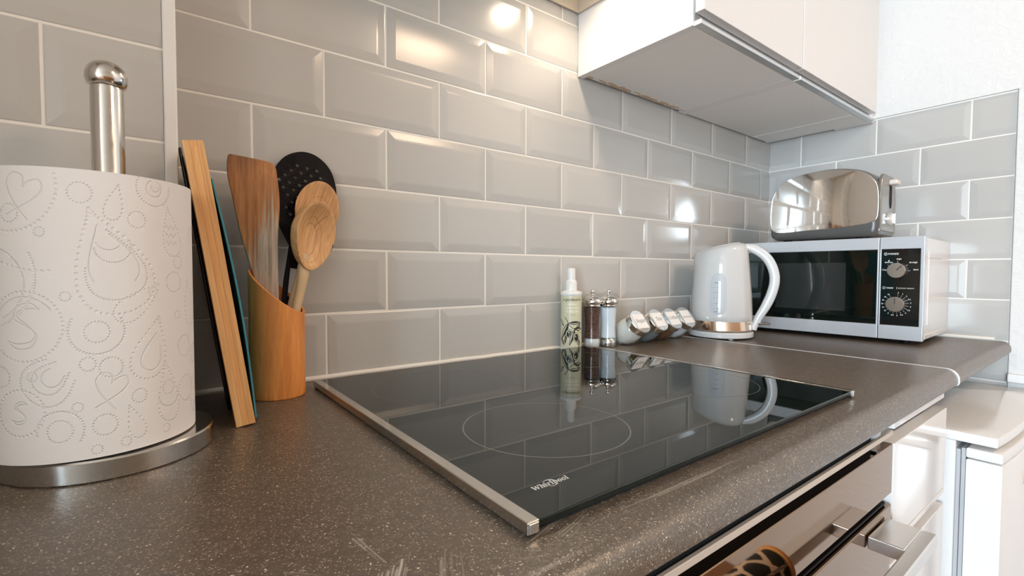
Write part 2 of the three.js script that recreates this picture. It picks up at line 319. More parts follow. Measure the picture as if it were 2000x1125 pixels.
{
  const sc = canvasTex(512, 64, (c, w, h) => { c.fillStyle = '#000'; c.fillRect(0, 0, w, h); const q = rng(73); for (let i = 0; i < 14; i++) { const x = q() * 300, y = 26 + q() * 14; c.strokeStyle = `rgba(255,255,255,${0.15 + q() * 0.4})`; c.lineWidth = 0.8 + q() * 1.6; c.beginPath(); c.moveTo(x, y); c.quadraticCurveTo(x + 80, y + (q() - 0.5) * 8, x + 90 + q() * 130, y + (q() - 0.5) * 10); c.stroke(); } }, false);
  const g = new THREE.PlaneGeometry(0.24, 0.022); g.rotateX(-Math.PI / 2); g.translate(0.13, WT + 0.00025, 0.563);
  part(wt1, 'scuff_marks', g, std({ color: lin(0.55, 0.47, 0.39), roughness: 0.7, alphaMap: sc, transparent: true }), 'fine scratches along the front edge');
}
const wt2 = thing('worktop', 'dark flecked laminate worktop in the corner with the kettle and microwave on it', 'worktop');
part(wt2, 'slab', worktopGeo(0.9075, CX - 0.006), M.worktop);
part(wt2, 'end_cap', span(CX - 0.006, CX - 0.0045, 0.884, WT - 0.002, 0.3, 0.588, 0.0005), M.satin);
{
  const g = new THREE.BufferGeometry().copy(worktopGeo(0.9035, 0.9075, 0.5955, 0.881)); g.translate(0, 0.0008, 0);
  solo('joint_strip', 'thin pale metal strip across the joint between the two worktops', 'joint strip', g, std({ color: lin(0.80, 0.77, 0.72), roughness: 0.35, metalness: 0.3 }));
}

// ---------------------------------------------------------------- hob
const font = await new FontLoader().loadAsync('fonts/droid/droid_serif_bold.typeface.json');
{
  const t = thing('ceramic_hob', 'black glass ceramic hob with steel side trims set in the worktop', 'hob', [0, WT, 0]);
  const x0 = -0.0258, x1 = 0.5311, z0 = 0.0535, z1 = 0.5495, HT = 0.0096;
  part(t, 'glass_top', span(x0, x1, 0.0050, HT, z0, z1, 0.0012), M.blackGlass);
  part(t, 'seal', slab(x0 + 0.003, x1 - 0.003, 0.0004, 0.0050, z0 + 0.003, z1 - 0.005), M.voidBlack);
  const trim = (a, b) => span(a, b, 0.0020, 0.0106, z0 - 0.002, z1 + 0.001, 0.0008);
  for (const [a, b] of [[-0.0347, -0.0248], [0.5306, 0.5380]]) {
    part(t, 'trim_seal', slab(a + 0.002, b - 0.001, 0.0003, 0.0021, z0, z1 - 0.001), M.voidBlack);
    const m = part(t, 'side_trim', trim(a, b), M.steel);
    part(m, 'end_cap', span(a + 0.0012, b - 0.0012, 0.0028, 0.0098, z1 + 0.0008, z1 + 0.0022, 0.0006), M.chromeSoft);
  }
  const ring = (x, z, r, w = 0.0011) => { const g = new THREE.RingGeometry(r - w, r, 128, 1); g.rotateX(-Math.PI / 2); return g.translate(x, HT + 0.00004, z); };
  const faint = std({ color: lin(0.10, 0.10, 0.095), roughness: 0.4 });
  part(t, 'zone_ring', ring(0.1045, 0.4092, 0.0868), M.print); part(t, 'zone_ring', ring(0.1059, 0.1918, 0.0984, 0.0009), faint);
  part(t, 'zone_ring', ring(0.412, 0.165, 0.0735, 0.0009), faint); part(t, 'zone_ring', ring(0.412, 0.385, 0.09, 0.0008), faint);
  const g = new TextGeometry('Whirlpool', { font, size: 0.0058, depth: 0.00012, curveSegments: 4 });
  g.computeBoundingBox(); const w = g.boundingBox.max.x; g.scale(0.036 / w, 1, 1); g.applyMatrix4(new THREE.Matrix4().set(1, 0.22, 0, 0, 0, 1, 0, 0, 0, 0, 1, 0, 0, 0, 0, 1)); g.rotateX(-Math.PI / 2); g.translate(-0.0013, HT + 0.00002, 0.5165);
  const pts = []; for (let i = 0; i <= 40; i++) { const a = -2.2 + i / 40 * 5.6; pts.push(V(0.0170 + 0.0058 * Math.cos(a), HT + 0.0001, 0.5136 - 0.0052 * Math.sin(a))); }
  const sw = sweep(pts, s => [0.00028 * Math.sin(Math.PI * Math.min(0.97, s + 0.03)) + 0.00008, 0.00008], V(0, 1, 0), 40, 6);
  part(t, 'logo', merge([g, sw.applyMatrix4(new THREE.Matrix4())]), M.logo);
}

// ---------------------------------------------------------------- wall cabinets and hood
{
  const YB = 1.5185, YT = 2.3, ZB = 0.003, ZC = 0.288, DB = 1.5405;
  const unit = (x0, x1, label, chips, gap) => {
    const t = thing('wall_cabinet', label, 'cabinet');
    part(t, 'side_panel', span(x0, x0 + 0.018, YB, YT, ZB, ZC, 0.001), M.satin);
    part(t, 'side_panel', span(x1 - 0.018, x1 - 0.0006, YB, YT, ZB, ZC, 0.001), M.satin);
    part(t, 'bottom_panel', span(x0 + 0.018, x1 - 0.0186, YB + 0.0002, YB + 0.018, gap, ZC - 0.001, 0.0005), M.boardWhite);
    part(t, 'back_panel', slab(x0 + 0.018, x1 - 0.018, YB + 0.02, YT, ZB, ZB + 0.004), M.boardWhite);
    part(t, 'top_panel', slab(x0 + 0.018, x1 - 0.018, YT - 0.018, YT, ZB + 0.004, ZC), M.boardWhite);
    const d = part(t, 'door', span(x0 + 0.0035, x1 - 0.0015, DB, YT + 0.004, ZC + 0.002, ZC + 0.02, 0.0012), M.gloss);
    const s = new THREE.Shape([[0, 0], [0.014, 0], [0.014, 0.0065], [0.0125, 0.0065], [0.0125, 0.0016], [0.0016, 0.0016], [0.0016, 0.0216], [0, 0.0216]].map(p => new THREE.Vector2(-p[0], p[1])));
    const g = new THREE.ExtrudeGeometry(s, { depth: x1 - x0 - 0.008, bevelEnabled: false }); g.rotateY(Math.PI / 2); g.translate(x0 + 0.004, YB - 0.0005, ZC + 0.001);
    part(t, 'finger_rail', g, M.alu, 'bare aluminium finger rail under the door');
    part(t, 'rail_end', span(x0 + 0.0022, x0 + 0.0038, YB - 0.001, YB + 0.007, ZC, ZC + 0.0155, 0.0005), M.whiteTrim);
    if (chips) {
      const q = rng(101); const g2 = [];
      for (let i = 0; i < 44; i++) { const u = q(), x = lerp(chips[0], chips[1], u), w = 0.003 + q() * 0.022, d2 = 0.002 + q() * 0.009; const pts = []; for (let k = 0; k < 9; k++) { const a = k / 9 * 6.283, r = 0.6 + q() * 0.5; pts.push([Math.cos(a) * w * r, Math.sin(a) * d2 * r * 0.6]); } const e = new THREE.ExtrudeGeometry(shapeOf(pts), { depth: 0.0008 + q() * 0.0012, bevelEnabled: false }); e.rotateX(Math.PI / 2); e.rotateY((q() - 0.5) * 0.3); e.translate(x, YB + 0.0012, gap + 0.003 + q() * 0.009); g2.push(e); }
      part(t, 'peeling_edge', merge(g2), M.chip, 'flaking brown edge where the white facing has swollen and peeled');
    }
    return t;
  };
  unit(0.553, 0.958, 'white wall cabinet next to the hood with peeling underside edge', [0.57, 0.935], 0.012);
  unit(0.958, 1.455, 'white wall cabinet in the corner above the microwave and toaster', null, 0.008);
  solo('filler_panel', 'narrow white filler strip between the corner wall cabinet and right wall', 'filler panel', merge([slab(1.4556, CX - 0.0085, YB, YT, 0.20, ZC + 0.008), slab(1.340, 1.4365, YB - 0.0009, YB - 0.0001, 0.010, ZC - 0.004)]), M.boardWhite);
  // extractor hood over the hob
  const h = thing('cooker_hood', 'built-in cooker hood with beige metal underside and lit lamp over the hob', 'hood');
  part(h, 'casing', merge([span(-0.047, 0.551, 1.656, 1.80, 0.006, 0.011, 0.001), span(-0.047, -0.042, 1.656, 1.80, 0.011, 0.285, 0.001), span(0.546, 0.551, 1.656, 1.80, 0.011, 0.285, 0.001), span(-0.047, 0.551, 1.65, 1.80, 0.285, 0.305, 0.002), slab(-0.047, 0.551, 1.80, 1.806, 0.006, 0.305)]), std({ color: lin(0.66, 0.56, 0.44), roughness: 0.35 }));
  const filt = []; for (let x = 0.115; x < 0.40; x += 0.012) filt.push(span(x, x + 0.0075, 1.7135, 1.7165, 0.03, 0.27, 0.001));
  part(h, 'underside', slab(-0.042, 0.546, 1.7172, 1.72, 0.011, 0.285), std({ color: lin(0.66, 0.57, 0.46), roughness: 0.3, metalness: 0.4 }));
  for (const f of filt) part(h, 'filter_slat', f, M.alu);
  for (const x of HOODLAMP.x) {
    part(h, 'lamp_ring', tr(lathe([[0.027, 0], [0.033, 0], [0.033, 0.005], [0.027, 0.005], [0.027, 0]], 40), x, 1.712, HOODLAMP.z), M.chromeSoft);
    part(h, 'lamp_lens', tr(cyl(0.027, 0.003, 40), x, 1.7145, HOODLAMP.z), std({ color: 0xffffff, emissive: lin(1, 0.84, 0.66), emissiveIntensity: 12 }));
    const l = new THREE.SpotLight(new THREE.Color(1, 0.82, 0.62), HOOD_CD, 0, 1.35, 0.5, 2);
    l.position.set(x, HOODLAMP.y, HOODLAMP.z); l.target.position.set(x, 0, HOODLAMP.z); l.castShadow = true; l.shadow.radius = 1.3; l.shadow.mapSize.set(1024, 1024); l.name = 'hood_lamp_light'; scene.add(l, l.target);
  }
}

// ---------------------------------------------------------------- base units
{
  // oven
  const t = thing('built_in_oven', 'built-in oven with bronze mirrored glass front and wide bar handle under the hob', 'oven');
  const x0 = 0.002, x1 = 0.597, Z = 0.58;
  part(t, 'casing', slab(x0 + 0.006, x1 - 0.006, 0.15, 0.876, 0.06, Z - 0.024), M.voidBlack);
  part(t, 'vent_strip', span(x0, x1 + 0.004, 0.8538, 0.8606, Z - 0.005, Z - 0.001, 0.0006), std({ color: lin(0.55, 0.46, 0.38), roughness: 0.4, metalness: 0.3 }), 'pale strip between two dark vent slots');
  part(t, 'control_fascia', span(x0, x1, 0.7735, 0.8430, Z - 0.02, Z, 0.0012), M.bronzeGlass);
  const door = part(t, 'door', span(x0, x1, 0.25, 0.7575, Z - 0.022, Z, 0.0015), M.bronzeGlass);
  part(t, 'door_seal', merge([slab(x0 + 0.01, x1 - 0.012, 0.759, 0.7625, Z - 0.016, Z - 0.004)]), M.black);
  const hz = Z + 0.001;
  const hs = []; // wide flat bracketed bar
  hs.push(span(0.025, 0.575, 0.7285, 0.7455, 0.6185, 0.6345, 0.0022));
  part(t, 'handle', merge([hs[0], span(0.4985, 0.575, 0.7285, 0.7455, hz, 0.6190, 0.0018), span(0.025, 0.1, 0.7285, 0.7455, hz, 0.6190, 0.0018)]), std({ color: lin(0.72, 0.71, 0.69), metalness: 0.75, roughness: 0.26 }));
  part(t, 'lower_panel', span(x0, x1, 0.12, 0.246, Z - 0.02, Z, 0.0015), M.gloss);
}
{
  // drawer unit
  const t = thing('drawer_unit', 'white handleless drawer unit between the oven and the small fridge', 'drawers');
  const x0 = 0.603, x1 = 0.9035, Z = 0.58;
  part(t, 'side_panel', slab(x0, x0 + 0.016, 0.1, 0.874, 0.03, Z - 0.02), M.satin);
  part(t, 'side_panel', merge([slab(x1 - 0.016, x1, 0.1, 0.838, 0.03, Z - 0.02), slab(x1 - 0.016, x1, 0.838, 0.874, 0.03, Z - 0.045)]), M.satin);
  part(t, 'back_panel', slab(x0 + 0.016, x1 - 0.016, 0.1, 0.874, 0.03, 0.036), M.satin);
  const rail = (y, dx = 0) => merge([span(x0, x1 - dx, y, y + 0.0085, Z - 0.03, Z - 0.0005, 0.001), slab(x0 + 0.016, x1 - 0.016, y - 0.034, y, Z - 0.036, Z - 0.03), slab(x0 + 0.016, x1 - 0.016, y - 0.037, y - 0.034, Z - 0.036, Z - 0.02)]);
  part(t, 'grip_rail', rail(0.8615, 0.02), M.gloss); part(t, 'grip_rail', rail(0.6870), M.gloss);
  part(t, 'drawer_front', span(x0 + 0.001, x1 - 0.0005, 0.6985, 0.841, Z - 0.018, Z, 0.001), M.gloss);
  part(t, 'drawer_front', span(x0 + 0.001, x1 - 0.0005, 0.12, 0.668, Z - 0.018, Z, 0.001), M.gloss);
  part(t, 'drawer_edge', span(x0 + 0.002, x1 - 0.001, 0.6958, 0.6984, Z - 0.016, Z - 0.002, 0.0005), std({ color: lin(0.42, 0.24, 0.13), roughness: 0.8 }), 'bare brown lower edge of the upper front');
}
{
  // undercounter fridge
  const t = thing('undercounter_fridge', 'small white undercounter fridge standing out past the corner worktop', 'fridge');
  const x0 = 0.912, x1 = 1.452, bow = (zc, zm, zb, in0 = 0) => { const p = [[x0 + in0, -zb]]; for (let i = 0; i <= 24; i++) { const u = i / 24; p.push([lerp(x0 + in0, x1 - in0, u), -(zc + (zm - zc) * (1 - (2 * u - 1) ** 2))]); } p.push([x1 - in0, -zb]); return shapeOf(p); };
  const flat = (sh, y0, y1, b = 0.002) => { const g = ext(sh, y1 - y0, b, { crease: 0.5 }); g.rotateX(-Math.PI / 2); return g.translate(0, (y0 + y1) / 2, 0); };
  part(t, 'top_panel', flat(bow(0.6445, 0.659, 0.06), 0.783, 0.8005, 0.0025), M.gloss);
  part(t, 'body', span(x0 + 0.002, x1 - 0.002, 0.05, 0.7828, 0.06, 0.592, 0.003), M.gloss);
  part(t, 'door_gasket', merge([span(x0 + 0.006, x1 - 0.006, 0.07, 0.768, 0.592, 0.598, 0.001), span(x0 + 0.003, x1 - 0.003, 0.066, 0.772, 0.599, 0.605, 0.001)]), std({ color: lin(0.42, 0.42, 0.43), roughness: 0.6 }));
  const d = part(t, 'door', flat(bow(0.651, 0.664, 0.606), 0.06, 0.7555, 0.003), M.gloss);
  part(d, 'door_top_trim', flat(bow(0.651, 0.664, 0.606), 0.757, 0.7752, 0.003), M.gloss);
  part(d, 'door_badge', tr(rb(0.012, 0.022, 0.008, 0.003), 1.066, 0.701, 0.662), std({ color: lin(0.62, 0.48, 0.38), roughness: 0.3, metalness: 0.4 }));
  for (const x of [x0 + 0.04, x1 - 0.04]) for (const z of [0.1, 0.56]) part(t, 'foot', tr(cyl(0.018, 0.05, 20), x, 0.0252, z), M.black);
}
{
  // oven glove pushed through the oven handle, giraffe print
  const q = rng(404), pts = []; for (let i = 0; i < 46; i++) pts.push([q() * 512, q() * 512, 0.8 + q() * 0.4]);
  for (let it = 0; it < 6; it++) for (const p of pts) { let fx = 0, fy = 0; for (const o of pts) if (o !== p) { let dx = p[0] - o[0], dy = p[1] - o[1]; dx -= Math.round(dx / 512) * 512; dy -= Math.round(dy / 512) * 512; const d = Math.hypot(dx, dy) + 1; if (d < 90) { fx += dx / d * (90 - d) * 0.2; fy += dy / d * (90 - d) * 0.2; } } p[0] = (p[0] + fx + 512) % 512; p[1] = (p[1] + fy + 512) % 512; }
  const giraffe = dataTex(512, 512, (x, y) => { let a = 1e9, b = 1e9; for (const p of pts) { let dx = Math.abs(x - p[0]), dy = Math.abs(y - p[1]); dx = Math.min(dx, 512 - dx); dy = Math.min(dy, 512 - dy); const d = Math.hypot(dx, dy); if (d < a) { b = a; a = d; } else if (d < b) b = d; } return b - a < 15 ? [240, 222, 196] : [30, 34, 32]; });
  const t = thing('oven_glove', 'giraffe print oven glove with orange edging hung over the oven handle', 'oven glove', [0.262, 0, 0]);
  const arch = (ri, ro, yb, cz = 0.6265, cy = 0.738) => { const o = [], q = []; for (let i = 0; i <= 20; i++) { const a = Math.PI * i / 20; o.push([-(cz + ro * Math.cos(a)), cy + ro * Math.sin(a)]); q.push([-(cz + ri * Math.cos(a)), cy + ri * Math.sin(a)]); } return shapeOf([[-(cz + ro), yb], ...o, [-(cz - ro), yb + 0.02], [-(cz - ri), yb + 0.02], ...q.reverse(), [-(cz + ri), yb]]); };
  const hang = (ri, ro, yb, x0, x1) => { const g = ext(arch(ri, ro, yb), x1 - x0, 0.0025, { bs: 3, crease: 1.1 }); g.rotateY(Math.PI / 2); return g.translate((x0 + x1) / 2, 0, 0); };
  part(t, 'mitt', uvBox(hang(0.0125, 0.0215, 0.56, 0, 0.083), 5.2), std({ map: giraffe, roughness: 0.9 }));
  part(t, 'edging', hang(0.0118, 0.0228, 0.557, 0.0832, 0.0915), std({ color: lin(0.80, 0.38, 0.11), roughness: 0.85 }), 'orange edging');
}
// ---------------------------------------------------------------- paper towel on its holder
{
  const cx = -0.2512, cz = 0.2005, rx = -0.262, rz = 0.2025, R = 0.0735, y0 = 0.0195, y1 = 0.2500;
  const h = thing('paper_towel_holder', 'brushed steel paper towel holder with round base and ball-topped pole', 'paper towel holder', [cx, WT, cz]);
  part(h, 'base_plate', lathe([[0, 0], [0.0765, 0], [0.0782, 0.0012], [0.0782, 0.0165], [0.0770, 0.0180], [0, 0.0180]], 128), M.steel);
  part(h, 'pole', lathe([[0, 0.018], [0.0123, 0.018], [0.0123, 0.336], [0.0112, 0.340], [0, 0.340]], 64), M.steel);
  part(h, 'knob', lathe([[0, 0.338], [0.0118, 0.3385], [0.0145, 0.3405], [0.0158, 0.3455], [0.0156, 0.350], [0.0138, 0.3555], [0.0105, 0.3592], [0.006, 0.3614], [0, 0.362]], 64, 0, Math.PI * 2, 1.2), M.steel);
  const W = 2048, k = W / (2 * Math.PI * R * 1000), H = Math.round((y1 - y0) * 1000 * k), mm = (s, y) => [((s * 0.93 + 12.3 + 230.9 + 461.8) * k) % W, H - (y - y0 * 1000) * k];
  const emb = canvasTex(W, H, (c) => {
    c.fillStyle = '#808080'; c.fillRect(0, 0, W, H); c.lineCap = 'round'; c.lineJoin = 'round';
    const dot = (s, y, r) => { for (const d of [-W, 0, W]) { const [x, v] = mm(s, y), q = r * 1.25, g = c.createRadialGradient(x + d, v, 0, x + d, v, q * k); g.addColorStop(0, '#000'); g.addColorStop(0.5, '#303030'); g.addColorStop(1, 'rgba(128,128,128,0)'); c.fillStyle = g; c.beginPath(); c.arc(x + d, v, q * k, 0, 7); c.fill(); } };
    const path = (pts, w) => { for (const [lw, col] of [[w * 1.8, 'rgba(80,80,80,0.5)'], [w, '#202020']]) { c.strokeStyle = col; c.lineWidth = lw * k; for (const d of [-W, 0, W]) { c.beginPath(); const b = mm(...pts[0]); c.moveTo(b[0] + d, b[1]); for (const p of pts.slice(1)) c.lineTo(b[0] + d + (p[0] - pts[0][0]) * 0.93 * k, b[1] - (p[1] - pts[0][1]) * k); c.stroke(); } } };
    const along = (f, n, a, b) => { const o = []; for (let i = 0; i <= n; i++) o.push(f(a + (b - a) * i / n)); return o; };
    const dotted = (f, len, gap, r, a = 0, b = 6.2832) => { const n = Math.max(4, Math.round(len / gap)); for (let i = 0; i < n; i++) { const p = f(a + (b - a) * i / n); dot(p[0], p[1], r); } };
    const drop = (s, y, w, hh, rot) => t => { const r = Math.pow(Math.sin(t / 2), 1.5), x = -w * Math.sin(t) * r, v = hh * Math.cos(t), cs = Math.cos(rot), sn = Math.sin(rot); return [s + x * cs - v * sn, y + x * sn + v * cs]; };
    const circ = (s, y, r) => t => [s + r * Math.cos(t), y + r * Math.sin(t)];
    const ring = (s, y, r, g = 2.4, d = 0.85) => dotted(circ(s, y, r), 6.28 * r, g, d);
    const heart = (s, y, q, rot = -0.35) => { const f = (a, b) => [s + (a * Math.cos(rot) - b * Math.sin(rot)) * q, y + (a * Math.sin(rot) + b * Math.cos(rot)) * q]; const L = [[-0.3, -1.25], [0.15, -0.75], [0.75, 0.05], [0.9, 0.6], [0.6, 0.95], [0.2, 0.7], [0, 0.35]], Rr = [[0.75, -1.15], [0.15, -0.75], [-0.55, -0.15], [-0.85, 0.45], [-0.6, 0.9], [-0.15, 0.85], [0.05, 0.35]]; for (const A of [L, Rr]) { const cv = new THREE.CatmullRomCurve3(A.map(p => V(p[0], p[1], 0))); path(cv.getPoints(30).map(p => f(p.x, p.y)), 0.75); } };
    const ess = (s, y, q) => { for (const o of [0, 0.22]) { const A = [[0.62, 0.75], [0.3, 1.0 - o], [-0.25, 0.85 - o], [-0.45 + o, 0.4], [0.05 + o * 0.5, 0.05], [0.5 - o * 0.2, -0.35], [0.3, -0.85 + o], [-0.3, -0.95 + o], [-0.75, -0.6]]; path(new THREE.CatmullRomCurve3(A.map(p => V(p[0], p[1], 0))).getPoints(40).map(p => [s + p.x * q, y + p.y * q]), 0.7); } };
    for (const S of [0, 248.3]) {
      heart(S - 57, 229, 15); ring(S - 66, 214, 7); dotted(t => [S - 66 + 34 * Math.cos(t), 236 + 36 * Math.sin(t)], 110, 4.4, 1.25, -2.4, 0.35);
      dotted(drop(S + 2, 178, 40, 44, 0.32), 250, 4.3, 1.3); dotted(drop(S + 3, 179, 31, 33, 0.32), 170, 3, 0.8, 1.6, 5.6);
      path(along(drop(S + 2, 182, 25, 27, 0.32), 40, 0.25, 2.2), 0.8); path(along(drop(S + 2, 182, 25, 27, 0.32), 40, 3.6, 5.4), 0.8); path(along(circ(S + 1, 196, 9), 20, 3.5, 5.6), 0.7); dotted(circ(S + 4, 190, 13), 60, 2.3, 0.7, 3.3, 6.8);
      ring(S - 17, 231.5, 8); dotted(drop(S + 6, 226, 9, 15, -0.2), 62, 2.6, 0.9); ring(S + 22, 213, 6.8, 2.3, 0.8);
      dotted(circ(S + 37, 241, 15), 70, 2.8, 0.9, 2.6, 6.6); path(along(circ(S + 37, 241, 7), 24, 2, 7.4), 0.7); path(along(circ(S + 38, 242, 3.5), 20, 2.6, 6.6), 0.6);
      dotted(drop(S + 54, 205, 15, 22, 0.2), 95, 2.5, 0.8); for (const y of [209, 202, 195]) path(along(t => [S + 54 + t, y + 1.6 * Math.cos(t * 1.1)], 24, -6, 6), 0.5); ring(S + 62, 178, 5.5); ring(S + 56, 160, 9, 2.2, 0.7);
      ess(S - 57, 127, 18); dotted(circ(S - 57, 127, 27), 170, 3.4, 1.1); dotted(circ(S - 57, 127, 23), 130, 2.4, 0.6, 0.6, 2.6);
      dotted(t => [S - 78 + t * 44, 178 - 8 * Math.sin(t * 2)], 46, 4.4, 1.2, 0, 1); dotted(circ(S - 84, 160, 28), 120, 3, 0.9, -1.2, 1.4); dotted(circ(S - 88, 166, 40), 150, 4.4, 1.25, -1.3, 0.5);
      ring(S - 8, 121, 8.5, 2.4, 0.8); dotted(circ(S - 8, 122, 19), 120, 3.4, 1.1, 2.6, 6.9);
      dotted(drop(S + 32, 104, 21, 27, -0.25), 130, 3.4, 1.1); path(along(drop(S + 33, 101, 12, 17, -0.25), 40, 0.4, 5.0), 0.75);
      dotted(drop(S + 24, 145, 14, 24, -0.9), 84, 2.6, 0.8, 0.6, 5.6);
      heart(S - 1, 74, 13); ring(S - 14.5, 95.5, 5.4); ring(S + 1, 91.5, 8); ring(S + 21, 64, 5.8); ring(S - 4, 45, 8.4);
      path(along(drop(S - 35, 90, 10, 12, -0.8), 24, 1.6, 4.9), 0.7); dotted(drop(S - 36, 90, 16, 18, -0.8), 80, 2.4, 0.8, 1.2, 5.2); dotted(drop(S - 36, 89, 26, 26, -0.8), 120, 3.0, 0.9, 1.4, 5.0);
      ring(S - 34, 44, 8.6); dotted(circ(S - 34, 44, 16), 90, 3.2, 1, -0.6, 3.4); dotted(drop(S + 47, 62, 16, 27, 0.1), 110, 3, 1); ring(S + 47, 66, 6, 2.2, 0.7); dotted(circ(S + 48, 60, 11), 60, 2.4, 0.7, 3.2, 6.2);
      dotted(drop(S + 17, 43, 9, 15, 0.3), 62, 2.8, 0.9); dotted(circ(S - 62, 60, 18), 113, 3.3, 1.1); ess(S - 62, 60, 9); ring(S - 78, 88, 8); ring(S + 70, 100, 10, 2.4, 0.8); ring(S + 72, 60, 12, 3, 1); dotted(drop(S + 82, 140, 16, 22, 0.2), 92, 3, 1); heart(S + 92, 200, 11); ring(S + 92, 90, 9); ess(S + 100, 50, 12); ring(S + 100, 50, 20, 3.4, 1.1);
      for (const [a, b] of [[-22, 62], [10, 28], [-52, 88], [34, 152], [-28, 150], [-44, 200], [60, 130], [-10, 26], [44, 30]]) ring(S + a, b, 3.6, 2, 0.65);
    }
  }, false);
  const paper = std({ color: lin(0.80, 0.765, 0.745), roughness: 0.95, bumpMap: emb, bumpScale: 0.0012 });
  const t = thing('paper_towel_roll', 'thick roll of white embossed paper towel on the steel holder', 'paper towel', [rx, WT, rz]);
  const g = new THREE.CylinderGeometry(R, R, y1 - y0, 160, 1, true); g.translate(0, (y0 + y1) / 2, 0);
  // u runs from the +z side through the -x side backwards; shift half a turn so the drawing faces the room
  const uv = g.attributes.uv; for (let i = 0; i < uv.count; i++) uv.setX(i, uv.getX(i) + 0.5);
  emb.wrapS = THREE.RepeatWrapping;
  part(t, 'outer_sheet', g, paper);
  const plain = std({ color: lin(0.80, 0.765, 0.745), roughness: 0.95 });
  part(t, 'layers', lathe([[0.0255, y0 + 0.0003], [R - 0.0015, y0 + 0.0003], [R - 0.0002, y0 + 0.0012], [R - 0.0002, y1 - 0.0012], [R - 0.0015, y1 - 0.0003], [0.0255, y1 - 0.0003], [0.0255, y0 + 0.0003]], 128), plain);
  part(t, 'cardboard_core', lathe([[0.0240, y0 - 0.0008], [0.0254, y0 - 0.0008], [0.0254, y1 + 0.0008], [0.0240, y1 + 0.0008], [0.0240, y0 - 0.0008]], 48), std({ color: lin(0.42, 0.30, 0.19), roughness: 0.9 }));
}
// ---------------------------------------------------------------- boards leaning at the step
const bamboo = woodTex(61, [206, 146, 88], [240, 196, 138], { wob: 14, k: 1.4, line: 0.1 });
const beech = woodTex(67, [164, 108, 60], [216, 160, 104], { wob: 50, line: 0.25 });
{
  const lean = 0.143, yaw = -0.07;
  const b = thing('chopping_board', 'thick bamboo chopping board on edge leaning towards the paper towel', 'chopping board', [-0.1320, WT, 0.1935], yaw);
  const tilt = new THREE.Matrix4().makeRotationZ(lean);
  const lam = [std({ map: rep(bamboo, 9, 3.1), roughness: 0.5 }), std({ map: rep(bamboo, 7, 3.3), roughness: 0.5, color: lin(1.0, 0.90, 0.80) }), std({ map: rep(bamboo, 11, 2.9), roughness: 0.5, color: lin(0.92, 0.86, 0.80) })];
  const T = 0.0188, n = 3;
  for (let i = 0; i < n; i++) { const g = span(-T + i * T / n, -T + (i + 1) * T / n, 0.0028, 0.309, -0.168, 0, 0.0005); uvBox(g, 1); const gg = uvBox(g, 1); gg.applyMatrix4(tilt); part(b, 'layer', gg, lam[i]); }
  const blk = thing('black_tray', 'thin black tray standing on edge behind the bamboo chopping board', 'tray', [-0.1320, WT, 0.1935], yaw);
  const g = span(-T - 0.0044, -T - 0.0006, 0.0045, 0.3185, -0.168, -0.077, 0.0018); g.applyMatrix4(tilt); part(blk, 'panel', g, M.blackShiny);
  const mat = thing('cutting_mat', 'thin teal blue plastic cutting mat leaning on the bamboo board', 'cutting mat', [-0.1320, WT, 0.1935], yaw);
  const P = []; for (let i = 0; i <= 12; i++) { const y = 0.0025 + i / 12 * 0.268; P.push(V(-y * Math.tan(lean) + 0.0022 + 0.0050 * Math.sin(Math.PI * Math.min(1, y / 0.27)), y, -0.092)); }
  part(mat, 'sheet', sweep(P, () => [0.070, 0.00115], V(0, 0, 1), 40, 48, 12), std({ color: lin(0.05, 0.33, 0.46), roughness: 0.4 }));
}
// ---------------------------------------------------------------- utensil pot
{
  const R = 0.0348, n = 72, P = [], I = [], U = [], top = (x, z) => 0.1440 - 0.74 * x - 0.42 * z;
  const t = thing('utensil_pot', 'bamboo utensil pot with slanted rim between the chopping board and hob', 'utensil pot', [-0.0845, WT, 0.0668]);
  const prof = [[R - 0.001, 0], [R, 0.0012], [R, -1], [R - 0.0007, -2], [R - 0.0026, -2], [R - 0.0031, -1], [R - 0.0031, 0.006], [0, 0.006], [0, 0]];
  for (let i = 0; i < prof.length; i++) for (let j = 0; j <= n; j++) { const th = j / n * 6.28319, r = prof[i][0], x = r * Math.sin(th), z = r * Math.cos(th), h = top(R * Math.sin(th), R * Math.cos(th)); const y = prof[i][1] === -1 ? h - 0.0008 : prof[i][1] === -2 ? h : prof[i][1]; P.push(x, y, z); U.push(th * R * 4.2, y * 4.2); }
  for (let i = 0; i < prof.length; i++) for (let j = 0; j < n; j++) { const a = i * (n + 1) + j, b = ((i + 1) % prof.length) * (n + 1) + j; I.push(a, a + 1, b, a + 1, b + 1, b); }
  let g = new THREE.BufferGeometry(); g.setAttribute('position', new THREE.Float32BufferAttribute(P, 3)); g.setAttribute('uv', new THREE.Float32BufferAttribute(U, 2)); g.setIndex(I);
  g = creased(fixOut(g.toNonIndexed()), 0.6);
  part(t, 'cylinder', g, std({ map: woodTex(83, [198, 114, 48], [242, 162, 84], { wob: 10, k: 1.6, line: 0.08 }), roughness: 0.42 }));
}
const planeUV = (g, x0, y0, w, h) => uvPlanar(g, x0, y0, w, h);
